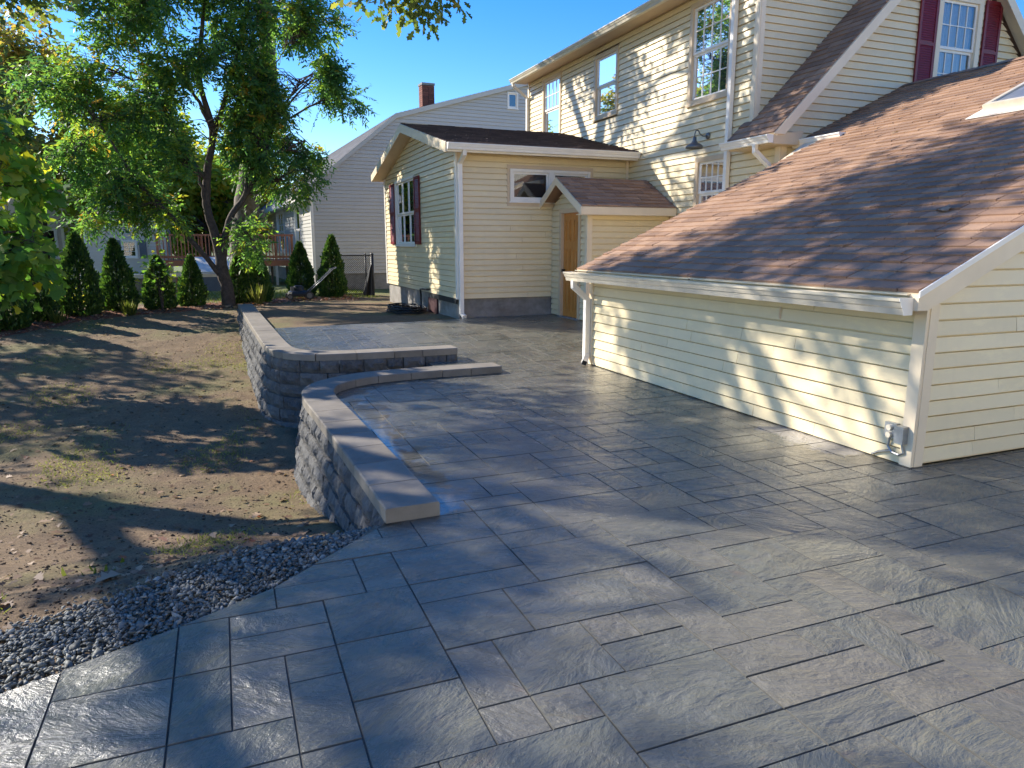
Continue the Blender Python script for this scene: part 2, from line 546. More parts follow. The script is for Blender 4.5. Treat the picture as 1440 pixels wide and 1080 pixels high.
def siding(parent, W, z0, z1, uL, uR, mat, course=0.113, openings=(), t=0.019, seams=0.0, groove=0.015):
    f = lambda q, z: q(z) if callable(q) else q
    k = 0
    while z0 + k * course < z1 - 0.01:
        a = z0 + k * course
        b = min(a + course, z1)
        k += 1
        la, ra, lb, rb = f(uL, a), f(uR, a), f(uL, b), f(uR, b)
        if ra - la < 0.03:
            continue
        if rb < lb:
            lb = rb = (lb + rb) / 2
        cuts = sorted((o[0], o[1]) for o in openings if min(b, o[3]) - max(a, o[2]) > 0.5 * (b - a))
        segs, cur = [], la
        for c0, c1 in cuts:
            if c0 > cur + 0.02:
                segs.append((cur, c0))
            cur = max(cur, c1)
        if cur < ra - 0.02:
            segs.append((cur, ra))
        if seams:
            out = []
            for s0, s1 in segs:
                while s1 - s0 > seams * 1.3 and random.random() < 0.75:
                    m = s0 + seams * random.uniform(0.35, 1.0)
                    out.append((s0, m - 0.0015))
                    s0 = m + 0.0015
                out.append((s0, s1))
            segs = out
        for s0, s1 in segs:
            t0 = lb if s0 == la else s0
            t1 = rb if s1 == ra else s1
            t0, t1 = max(min(t0, t1), s0 if t0 < s0 else t0), t1
            if t1 < t0:
                t0 = t1 = (s0 + s1) / 2
            j = random.uniform(-0.0015, 0.0015)
            tt = t + random.uniform(-0.002, 0.002)
            gz = b - groove
            A, B, Cc, D = W.p(s0, a + j, tt), W.p(s1, a + j, tt), W.p(t1, gz, 0.003), W.p(t0, gz, 0.003)
            A0, B0 = W.p(s0, a + j + 0.003, -0.022), W.p(s1, a + j + 0.003, -0.022)
            C0, D0 = W.p(t1, gz, -0.02), W.p(t0, gz, -0.02)
            C1, D1 = W.p(t1, b + 0.006, -0.02), W.p(t0, b + 0.006, -0.02)
            mb = MB()
            q = random.random()
            mb.face([A, B, Cc, D], q)
            mb.face([A0, B0, B, A], q)
            mb.face([A0, A, D, D0], q)
            mb.face([B, B0, C0, Cc], q)
            mb.face([D, Cc, C0, D0], q)
            mb.face([D0, C0, C1, D1], q)
            mb.build('siding_board', mat, parent)

def window(parent, W, u0, u1, z0, z1, trim=0.075, frame='white_paint', casing='cream_trim', cols=0, rows=0, curtain=None, sash=True, lower_grid=True, split=0.5, units=1):
    """Cased opening: casing (the window itself), sash frame, panes, muntins, sill."""
    m = MB()
    for a, b, c, d in ((u0 - trim, u1 + trim, z1, z1 + trim), (u0 - trim, u1 + trim, z0 - trim, z0), (u0 - trim, u0, z0, z1), (u1, u1 + trim, z0, z1)):
        W.box(m, a, b, c, d, -0.10, 0.032, 0.5)
    w = m.build('window', casing, parent)
    m = MB()
    W.box(m, u0, u1, z0, z1, -0.107, -0.095, 0.5)
    m.build('interior', 'dark_interior', w)
    if curtain:
        m = MB()
        n = 26
        for i in range(n):
            a = u0 + 0.02 + (u1 - u0 - 0.04) * i / n
            b = u0 + 0.02 + (u1 - u0 - 0.04) * (i + 1) / n
            da, db = -0.07 + 0.014 * math.sin(i * 1.9), -0.07 + 0.014 * math.sin((i + 1) * 1.9)
            if curtain == 'sides' and 0.35 < (i + 0.5) / n < 0.65:
                continue
            m.face([W.p(a, z0 + 0.02, da), W.p(b, z0 + 0.02, db), W.p(b, z1 - 0.02, db), W.p(a, z1 - 0.02, da)], 0.5)
        m.build('curtain', 'curtain_cloth', w)
    du = (u1 - u0) / units
    for un in range(units):
        a0, a1 = u0 + du * un, u0 + du * (un + 1)
        zs = z0 + (z1 - z0) * split
        parts = [(z0, zs, -0.042), (zs, z1, -0.018)] if sash else [(z0, z1, -0.018)]
        for pi, (c, d, o) in enumerate(parts):
            fr = 0.042
            m = MB()
            W.box(m, a0, a1, c, c + fr, o - 0.012, o + 0.014)
            W.box(m, a0, a1, d - fr, d, o - 0.012, o + 0.014)
            W.box(m, a0, a0 + fr, c + fr, d - fr, o - 0.012, o + 0.013)
            W.box(m, a1 - fr, a1, c + fr, d - fr, o - 0.012, o + 0.013)
            m.build('sash', frame, w)
            m = MB()
            m.face([W.p(a0 + fr, c + fr, o), W.p(a1 - fr, c + fr, o), W.p(a1 - fr, d - fr, o), W.p(a0 + fr, d - fr, o)])
            m.build('pane', 'window_glass', w)
            if cols and (lower_grid or pi == 1):
                m = MB()
                for k in range(1, cols):
                    x = a0 + fr + (a1 - a0 - 2 * fr) * k / cols
                    W.box(m, x - 0.008, x + 0.008, c + fr, d - fr, o + 0.002, o + 0.011)
                for k in range(1, rows):
                    z = c + fr + (d - c - 2 * fr) * k / rows
                    W.box(m, a0 + fr, a1 - fr, z - 0.008, z + 0.008, o + 0.003, o + 0.012)
                m.build('muntin', frame, w)
    m = MB()
    W.box(m, u0 - trim - 0.02, u1 + trim + 0.02, z0 - trim - 0.018, z0 - trim + 0.012, 0.0, 0.05, 0.5)
    m.build('sill', casing, w)
    return w

def shutter(parent, W, u0, u1, z0, z1):
    m = MB()
    W.box(m, u0, u1, z0, z1, 0.021, 0.036, 0.5)
    s = m.build('shutter', 'maroon_paint', parent)
    m = MB()
    b = 0.05
    for a, c, d, e in ((u0, u0 + b, z0, z1), (u1 - b, u1, z0, z1), (u0 + b, u1 - b, z0, z0 + b), (u0 + b, u1 - b, z1 - b, z1), (u0 + b, u1 - b, (z0 + z1) / 2 - b / 2, (z0 + z1) / 2 + b / 2)):
        W.box(m, a, c, d, e, 0.0365, 0.05, 0.5)
    m.build('shutter_frame', 'maroon_paint', s)
    m = MB()
    z = z0 + b + 0.02
    while z < z1 - b - 0.03:
        if not ((z0 + z1) / 2 - 0.05 < z < (z0 + z1) / 2 + 0.03):
            m.prism([W.p(u0 + b, z, 0.0365), W.p(u0 + b, z + 0.03, 0.0365), W.p(u0 + b, z + 0.004, 0.046)], W.u * (u1 - u0 - 2 * b), 0.5)
        z += 0.036
    m.build('louvre', 'maroon_paint', s)
    return s

def gutter(parent, W, u0, u1, ztop, out=0.02, mat='gutter_metal', h=0.115, d=0.125):
    prof = [(0, 0), (0, -h), (d * 0.62, -h), (d * 0.72, -h * 0.62), (d * 0.80, -h * 0.55), (d * 0.92, -h * 0.22), (d, -h * 0.18), (d, 0), (d - 0.012, 0), (d - 0.012, -0.012), (d - 0.03, -h * 0.4), (0.012, -h * 0.6), (0.012, 0)]
    m = MB()
    m.prism([W.p(u0, ztop + z, out + o) for o, z in prof], W.u * (u1 - u0), 0.5)
    g = m.build('gutter', mat, parent)
    cap = [(-0.002, 0.002), (-0.002, -h - 0.002), (d * 0.62, -h - 0.002), (d * 0.74, -h * 0.62), (d * 0.82, -h * 0.55), (d * 0.94, -h * 0.22), (d + 0.003, -h * 0.18), (d + 0.003, 0.002)]
    for e, s in ((u0, -1), (u1, 1)):
        m = MB()
        m.prism([W.p(e + s * 0.001, ztop + z, out + o) for o, z in cap], W.u * (s * 0.004), 0.5)
        m.build('end_cap', 'white_paint', g)
    return g

def downspout(parent, pts, r=0.045, mat='white_paint'):
    m = MB()
    m.tube(pts, r, 4, 0.5, up=(1, 0, 0))
    d = m.build('downspout', mat, parent)
    return d

def roof_plane(parent, O, e, s, aL, aR, length, mat, near=300, expo=0.143, deck='cream_trim', thick=0.07, wmin=0.17, wmax=0.34, name='roof'):
    """O: eave corner; e: along the eave; s: up the slope; aL, aR: extent along e at slope distance b."""
    O, e, s = Vector(O), Vector(e).normalized(), Vector(s).normalized()
    n = e.cross(s).normalized()
    if n.z < 0:
        n = -n
    f = lambda q, b: q(b) if callable(q) else q
    P = lambda a, b, h=0.0: O + e * a + s * b + n * h
    bs = [0, length * 0.25, length * 0.5, length * 0.75, length]
    poly = [P(f(aL, b), b, -0.004) for b in bs] + [P(f(aR, b), b, -0.004) for b in reversed(bs)]
    m = MB()
    m.prism(poly, n * -thick, 0.5)
    roof = m.build(name, deck, parent)
    tabs = []
    k = 0
    while k * expo < length - 0.02:
        b0, b1 = k * expo, min((k + 1) * expo + 0.01, length)
        bm = (b0 + b1) / 2
        l, r = f(aL, bm), f(aR, bm)
        a = l - random.uniform(0, wmax)
        while a < r:
            w = random.uniform(wmin, wmax)
            x0, x1 = max(a, l), min(a + w - 0.006, r)
            if x1 - x0 > 0.012:
                tabs.append((x0, x1, b0, b1))
            a += w
        k += 1
    cam_p = Vector((0, 0, 1.6))
    tabs.sort(key=lambda q: (P((q[0] + q[1]) / 2, q[2]) - cam_p).length)
    rest = MB()
    for i, (x0, x1, b0, b1) in enumerate(tabs):
        lift = 0.017 + random.choice((0, 0, 0.008))
        j = random.uniform(-0.004, 0.004)
        m = MB() if i < near else rest
        t = min(1, max(0, random.gauss(0.5, 0.30)))
        c = [P(x0, b0 + j, lift), P(x1, b0 + j, lift), P(x1, b1, 0.004), P(x0, b1, 0.004)]
        g = [P(x0, b0 + j, -0.002), P(x1, b0 + j, -0.002)]
        m.face(c, t)
        m.face([g[0], g[1], c[1], c[0]], t)
        m.face([g[0], c[0], c[3]], t)
        m.face([g[1], c[2], c[1]], t)
        if i < near:
            m.build('shingle', mat, roof)
    if rest.f:
        rest.build('shingle_field', mat, roof, kind='stuff')
    return roof

# ---------------------------------------------------------------- terrain
def patio_z(x, y):
    return 0.15 * smooth(8.3, 12.6, y)

def lawn_z(x, y):
    near = interp(y, [(3.2, -0.03), (3.9, -0.05), (4.7, -0.34), (5.9, -0.66), (7, -0.76), (10.5, -0.76), (14, -0.58), (17, -0.27), (19.5, -0.05), (22, 0.0)])
    left = interp(y, [(0.5, -0.04), (2.4, -0.06), (3.4, -0.12), (5, -0.38), (7, -0.62), (9, -0.72), (11, -0.72), (14, -0.55), (17, -0.27), (19.5, -0.05), (22, 0.0)])
    k = smooth(0.3, -2.2, x) if x > -2.2 else 1
    k = 1 - smooth(-2.2, 0.3, x)
    return near * (1 - k) + left * k

def ground_z(x, y):
    bump = 0.024 * noise.noise((x * 1.3, y * 1.3, 0)) + 0.016 * noise.noise((x * 4, y * 4, 3)) + 0.010 * noise.noise((x * 8, y * 8, 6)) if y < 40 and abs(x) < 30 else 0
    if x > 0.60 and y > 12.9:
        return 0.10 - 0.10 * smooth(14, 21, y) + bump * 0.7
    if x > 0.60 and y > 9.9:
        return -0.5
    if x > 0.74 and y < 9.46:
        return -0.80 if (y > 8.3) else -0.9
    # under the paving near the camera, and the added bounce paving behind it
    if y < edge_y(x) - 0.12:
        return -0.4
    return lawn_z(x, y) + bump

EDGE = [(-7.0, 0.6), (-4.0, 1.55), (-2.0, 2.32), (-0.85, 2.86), (-0.65, 2.95), (-0.28, 3.12), (0.12, 3.34), (0.49, 3.67), (0.74, 3.89)]
def edge_y(x):
    return interp(x, EDGE)

def build_ground():
    xs = [-400, -150, -60, -30, -18, -12, -9, -7.5] + list(np.arange(-6.5, 0.60, 0.07)) + [0.605, 0.68, 0.76] + list(np.arange(0.9, 5.2, 0.15)) + [6, 8, 10, 14, 20, 40, 100, 400]
    ys = [-400, -100, -30, -10, -4, -1] + list(np.arange(0, 10.0, 0.07)) + list(np.arange(10.0, 24, 0.11)) + list(np.arange(24, 36, 0.6)) + [40, 46, 60, 90, 160, 400]
    v = [(x, y, ground_z(x, y)) for y in ys for x in xs]
    n = len(xs)
    f = [(j * n + i, j * n + i + 1, (j + 1) * n + i + 1, (j + 1) * n + i) for j in range(len(ys) - 1) for i in range(n - 1)]
    me = bpy.data.meshes.new('ground')
    me.from_pydata(v, [], f)
    me.polygons.foreach_set('use_smooth', [True] * len(f))
    me.materials.append(M['bare_dirt'])
    o = bpy.data.objects.new('ground', me)
    link(o)
    structure(o)
    o['label'] = 'bare brown backyard dirt with thin straw-coloured grass'
build_ground()

def build_mulch():
    m = MB()
    row = [(-6.5, 17.3), (-4.2, 18.0), (-3.2, 19.2), (-2.3, 19.9), (-1.4, 20.1), (-0.6, 20.6), (0.3, 21.0), (1.0, 21.2), (2.3, 22.4), (3.4, 22.2)]
    xs = np.arange(-6.4, 3.6, 0.12)
    grid = []
    for x in xs:
        c = interp(x, row)
        col = []
        for k in range(9):
            y = c - 0.75 + 1.5 * k / 8 + 0.10 * noise.noise((x * 2, k, 0))
            edge = min(k, 8 - k)
            col.append((x, y, ground_z(x, y) + (0.035 if edge > 0 else -0.02) + 0.02 * noise.noise((x * 6, y * 6, 1))))
        grid.append(col)
    for i in range(len(grid) - 1):
        for k in range(8):
            if 0.3 < xs[i] < 0.8 and k < 2:
                continue
            m.face([grid[i][k], grid[i + 1][k], grid[i + 1][k + 1], grid[i][k + 1]], 0.5)
    o = m.build('mulch_bed', 'red_mulch', smooth=True)
    structure(o)
build_mulch()

# ---------------------------------------------------------------- patio of stamped stones
PATIO = EDGE + [(0.94, 3.93), (0.92, 5.0), (0.87, 6.4), (0.84, 7.3), (0.90, 7.75), (1.07, 8.03), (1.4, 8.30), (1.8, 8.42), (2.5, 8.45), (2.52, 8.60), (2.52, 9.38), (1.9, 9.50), (1.3, 9.55), (1.0, 9.68), (0.80, 9.95), (0.70, 10.4), (0.66, 12.4), (0.65, 13.16), (2.0, 13.30), (3.2, 13.32), (4.3, 13.48), (4.36, 13.69), (8.17, 13.69), (8.17, 8.56), (4.575, 8.56), (4.575, 3.565), (13.0, 3.565), (13.0, -1.2), (-7.0, -1.2)]

def clip_rect(poly, x0, x1, y0, y1):
    def cl(p, inside, cut):
        out = []
        for i in range(len(p)):
            a, b = p[i - 1], p[i]
            ia, ib = inside(a), inside(b)
            if ia != ib:
                out.append(cut(a, b))
            if ib:
                out.append(b)
        return out
    cx = lambda v: (lambda a, b: (v, a[1] + (b[1] - a[1]) * (v - a[0]) / (b[0] - a[0])))
    cy = lambda v: (lambda a, b: (a[0] + (b[0] - a[0]) * (v - a[1]) / (b[1] - a[1]), v))
    p = poly
    for ins, cut in ((lambda q: q[0] >= x0, cx(x0)), (lambda q: q[0] <= x1, cx(x1)), (lambda q: q[1] >= y0, cy(y0)), (lambda q: q[1] <= y1, cy(y1))):
        if not p:
            return []
        p = cl(p, ins, cut)
    out = []
    for q in p:
        if not out or (abs(q[0] - out[-1][0]) + abs(q[1] - out[-1][1])) > 0.004:
            out.append(q)
    if len(out) > 1 and abs(out[0][0] - out[-1][0]) + abs(out[0][1] - out[-1][1]) < 0.004:
        out.pop()
    return out

def area(p):
    return 0.5 * sum(p[i - 1][0] * p[i][1] - p[i][0] * p[i - 1][1] for i in range(len(p)))

def inset(p, d):
    if area(p) < 0:
        p = p[::-1]
    n = len(p)
    out = []
    for i in range(n):
        a, b, c = Vector(p[i - 1]), Vector(p[i]), Vector(p[(i + 1) % n])
        e1, e2 = (b - a).normalized(), (c - b).normalized()
        n1, n2 = Vector((-e1.y, e1.x)), Vector((-e2.y, e2.x))
        k = n1 + n2
        if k.length < 0.3:
            k = n1
        k = k.normalized()
        s = d / max(0.45, k.dot(n1))
        out.append((b.x + k.x * s, b.y + k.y * s))
    return out

def build_patio():
    m = MB()
    vs = [(x, y, patio_z(x, y) - 0.013) for x, y in PATIO]
    # base slab, cut in strips so that it follows the rise
    ys = [-1.2, 0, 2, 4, 6, 8.3] + list(np.arange(8.6, 13.8, 0.3))
    for a, b in zip(ys, ys[1:]):
        for xa in np.arange(-7, 13, 0.5):
            p = clip_rect(PATIO, xa, xa + 0.5, a, b)
            if len(p) >= 3 and abs(area(p)) > 1e-4:
                m.face([(x, y, patio_z(x, y) - 0.006) for x, y in (p if area(p) > 0 else p[::-1])], 0.5)
    for i in range(len(PATIO)):
        a, b = PATIO[i - 1], PATIO[i]
        if i == 0:
            continue
        za, zb = patio_z(*a) - 0.012, patio_z(*b) - 0.012
        m.face([(a[0], a[1], za), (b[0], b[1], zb), (b[0], b[1], zb - 0.12), (a[0], a[1], za - 0.12)], 0.5)
    base = m.build('patio', 'joint_concrete')
    structure(base)
    base['label'] = 'dark grey stamped concrete patio with slate stone pattern'
    U = 0.2
    X0, Y0 = 0.725 - 40 * U, 3.525 - 40 * U
    NX, NY = 100, 92
    used = np.zeros((NX, NY), bool)
    rnd = random.Random(5)
    sizes = [(3, 2), (2, 2), (2, 1), (1, 2), (1, 1), (3, 1)]
    wts = [2.6, 3, 3.6, 2.2, 1.6, 2.0]
    stones = []
    bcol = 40 + round((2.77 - 0.725) / U)
    for j in range(NY):
        for i in range(NX):
            if used[i, j]:
                continue
            opts = [s for s in sizes if i + s[0] <= NX and j + s[1] <= NY and not used[i:i + s[0], j:j + s[1]].any()
                    and not (i < bcol < i + s[0]) and not (j < 40 < j + s[1])]
            s = rnd.choices(opts, [wts[sizes.index(o)] for o in opts])[0]
            used[i:i + s[0], j:j + s[1]] = True
            stones.append((X0 + i * U, X0 + (i + s[0]) * U, Y0 + j * U, Y0 + (j + s[1]) * U))
    items = []
    for x0, x1, y0, y1 in stones:
        p = clip_rect(PATIO, x0, x1, y0, y1)
        if len(p) < 3 or abs(area(p)) < 0.0015:
            continue
        cxm, cym = (x0 + x1) / 2, (y0 + y1) / 2
        v = Vector((cxm, cym))
        fwd = Vector((math.sin(R(21.917)), math.cos(R(21.917))))
        seen = v.dot(fwd) > 1.2 and abs(v.dot(Vector((fwd.y, -fwd.x)))) < 0.78 * v.dot(fwd) + 0.4
        items.append(((0 if seen else 100) + v.length - 0.8 * math.sqrt(abs(area(p))), p))
    items.sort(key=lambda q: q[0])
    rest = MB()
    for i, (d, p) in enumerate(items):
        ring0 = inset(p, 0.001)
        ring1 = inset(p, 0.0042)
        if area(ring1) < 0.0005:
            continue
        m = MB() if i < 300 else rest
        t = rnd.random()
        h = rnd.uniform(-0.0015, 0.0015)
        tx, ty = rnd.uniform(-0.0025, 0.0025), rnd.uniform(-0.0025, 0.0025)
        c0 = ring1[0]
        lo = [(x, y, patio_z(x, y) - 0.0065) for x, y in ring0]
        hi = [(x, y, patio_z(x, y) + h + tx * (x - c0[0]) + ty * (y - c0[1])) for x, y in ring1]
        m.face(hi, t)
        n = len(lo)
        for k in range(n):
            m.side.add(len(m.f))
            m.face([lo[k], lo[(k + 1) % n], hi[(k + 1) % n], hi[k]], t)
        if i < 300:
            m.build('paving_stone', 'stamped_slate', base, flank='stone_flank')
    rest.build('paving_stone_field', 'stamped_slate', base, kind='stuff', flank='stone_flank')
    return base
patio = build_patio()

def build_bounce_slab():  # added pale paving, unseen behind the camera, to bounce warm light forward
    t = NT('pale_concrete')
    t.col(t.ramp(t.noise(2.0, 8, 0.7), [(0.3, (0.42, 0.39, 0.34)), (0.7, (0.56, 0.53, 0.47))]))
    t.rough(0.9)
    t.bump(t.noise(60, 5, 0.7), 0.3, 0.004)
    M['pale_concrete'] = t.m
    m = MB()
    for i in range(8):
        for j in range(2):
            x, y = -7 + i * 3.5, -1.22 - (j + 1) * 3.5
            m.box(x + 0.006, x + 3.494, y + 0.006, y + 3.494, -0.10, -0.004, 0.5)
    o = m.build('bounce_slab', 'pale_concrete')
    structure(o)
    o['label'] = 'added unseen pale concrete paving behind the camera for bounce light'
build_bounce_slab()

# ---------------------------------------------------------------- retaining walls
def resample(path, step):
    pts = [Vector(p) for p in path]
    # smooth with Catmull-Rom
    out = []
    for i in range(len(pts) - 1):
        p0, p1, p2, p3 = pts[max(i - 1, 0)], pts[i], pts[i + 1], pts[min(i + 2, len(pts) - 1)]
        for k in range(12):
            t = k / 12
            out.append(0.5 * ((2 * p1) + (p2 - p0) * t + (2 * p0 - 5 * p1 + 4 * p2 - p3) * t * t + (3 * p1 - p0 - 3 * p2 + p3) * t ** 3))
    out.append(pts[-1])
    acc = [0]
    for a, b in zip(out, out[1:]):
        acc.append(acc[-1] + (b - a).length)
    L = acc[-1]
    def at(s):
        s = min(max(s, 0), L)
        for i in range(len(acc) - 1):
            if s <= acc[i + 1]:
                t = (s - acc[i]) / max(1e-9, acc[i + 1] - acc[i])
                p = out[i].lerp(out[i + 1], t)
                d = (out[i + 1] - out[i]).normalized()
                return p, d
        return out[-1], (out[-1] - out[-2]).normalized()
    return at, L

def make_block(mb, a, b, na, nb, z0, z1, out0, depth, rnd, rough=0.022):
    """a, b: plan points on the face line; na, nb: outward normals there."""
    NU, NZ = 8, 4
    grid = []
    sd = rnd.uniform(0, 100)
    for j in range(NZ):
        row = []
        for i in range(NU):
            u, w = i / (NU - 1), j / (NZ - 1)
            p = a.lerp(b, u)
            nn = na.lerp(nb, u)
            edge = (i in (0, NU - 1)) or (j in (0, NZ - 1))
            d = -0.016 if edge else rough * (0.25 + noise.noise((p.x * 17 + sd, p.y * 17, (z0 + w * (z1 - z0)) * 19)))
            if edge:
                d += 0.010 * noise.noise((u * 5 + sd, w * 5, 2))
            row.append((p.x + nn.x * (out0 + d), p.y + nn.y * (out0 + d), z0 + (z1 - z0) * w))
        grid.append(row)
    t = rnd.random()
    i0 = len(mb.v)
    for row in grid:
        mb.v += row
    for j in range(NZ - 1):
        for i in range(NU - 1):
            q = i0 + j * NU + i
            mb.f.append((q, q + 1, q + NU + 1, q + NU))
            mb.t.append(t)
    ba = (a.x + na.x * (out0 - depth), a.y + na.y * (out0 - depth))
    bb = (b.x + nb.x * (out0 - depth), b.y + nb.y * (out0 - depth))
    top = grid[-1] + [(bb[0], bb[1], z1), (ba[0], ba[1], z1)]
    mb.face(top, t)
    left = [grid[j][0] for j in range(NZ)] + [(ba[0], ba[1], z1), (ba[0], ba[1], z0)]
    right = [grid[j][-1] for j in range(NZ)] + [(bb[0], bb[1], z1), (bb[0], bb[1], z0)]
    mb.face(left, t)
    mb.face(right, t)
    mb.face([(ba[0], ba[1], z0), (bb[0], bb[1], z0), (bb[0], bb[1], z1), (ba[0], ba[1], z1)], t)

def retaining_wall(name, label, path, cap_top, courses, seed, cap_len=0.46, ramp=None):
    rnd = random.Random(seed)
    at, L = resample(path, 0.1)
    base = Vector((path[0][0], path[0][1], cap_top - 0.09 - courses * 0.165))
    w = thing(name, base, label, 'retaining wall')
    def nrm(d):
        return Vector((-d.y, d.x))          # left of the walking direction is the lawn side
    zc = cap_top - 0.09
    for k in range(courses):
        z1 = zc - k * 0.165 - 0.001
        z0 = z1 - 0.161
        s = -rnd.uniform(0, 0.3)
        while s < L:
            ln = rnd.choice((0.30, 0.42, 0.30, 0.22))
            s0, s1 = max(s, 0), min(s + ln, L)
            s += ln
            if s1 - s0 < 0.04:
                continue
            a, da = at(s0 + 0.005)
            b, db = at(s1 - 0.005)
            mb = MB()
            make_block(mb, a, b, nrm(da), nrm(db), z0, z1, 0.15 + 0.024 * (k + 1) + rnd.uniform(-0.008, 0.008), 0.27, rnd, 0.034)
            mb.build('block', 'split_block', w)
    s = 0
    while s < L - 0.02:
        ln = rnd.uniform(0.8, 1.1) * cap_len
        if L - s - ln < 0.2:
            ln = L - s
        steps = 4
        t = rnd.random()
        prof = []
        g = 0.0035
        for i in range(steps + 1):
            p, d = at(s + g + (ln - 2 * g) * i / steps)
            n = nrm(d)
            z = cap_top + (ramp(p) if ramp else 0)
            prof.append((p, n, z))
        mb = MB()
        hw, th, bv = 0.165, 0.088, 0.009
        ring = [(-hw, -th), (hw, -th), (hw, -bv), (hw - bv, 0), (-hw + bv, 0), (-hw, -bv)]
        idx = []
        dz = rnd.uniform(-0.0015, 0.0015)
        for p, n, z in prof:
            i0 = len(mb.v)
            for o, h in ring:
                mb.v.append((p.x + n.x * o, p.y + n.y * o, z + h + dz))
            idx.append(i0)
        for i in range(steps):
            for r_ in range(6):
                a, b = idx[i] + r_, idx[i] + (r_ + 1) % 6
                c, d2 = idx[i + 1] + (r_ + 1) % 6, idx[i + 1] + r_
                mb.f.append((a, b, c, d2))
                mb.t.append(t)
        mb.f.append(tuple(idx[0] + q for q in range(5, -1, -1)))
        mb.f.append(tuple(idx[-1] + q for q in range(6)))
        mb.t += [t, t]
        mb.build('cap_stone', 'cap_concrete', w)
        s += ln
    return w
wall_near = retaining_wall('retaining_wall', 'nearer curved grey block retaining wall with flat cap beside the puddles', [(0.95, 3.92), (0.92, 5.0), (0.87, 6.4), (0.835, 7.3), (0.89, 7.74), (1.06, 8.05), (1.4, 8.30), (1.8, 8.41), (2.4, 8.45), (3.2, 8.46)][::1], 0.092, 5, 3)
wall_far = retaining_wall('retaining_wall', 'farther and longer grey block retaining wall running back to the trees', [(0.48, 18.3), (0.55, 15), (0.61, 12.4), (0.67, 10.5), (0.77, 9.98), (1.0, 9.69), (1.3, 9.56), (1.9, 9.51), (2.95, 9.50)][::-1], 0.20, 6, 9)
# the stub of block wall that closes the gap between the two retaining walls
def gap_stub():
    rnd = random.Random(21)
    for k in range(5):
        y = 8.62
        while y < 9.34:
            ln = min(rnd.choice((0.3, 0.22)), 9.36 - y)
            mb = MB()
            z1 = patio_z(2.5, 9.0) - 0.014 - k * 0.165
            make_block(mb, Vector((2.52, y + ln - 0.003)), Vector((2.52, y + 0.003)), Vector((-1, 0)), Vector((-1, 0)), z1 - 0.163, z1, 0.02 + 0.02 * k, 0.2, rnd, 0.03)
            mb.build('block', 'split_block', wall_far)
            y += ln
gap_stub()

# ---------------------------------------------------------------- garage
GX, GY0, GY1 = 4.573, 3.563, 8.50
RIDGE_X, EAVE_X, EAVE_Z, PITCH = 10.65, 4.37, 1.275, 0.46
roof_z = lambda x: EAVE_Z + PITCH * (x - EAVE_X)

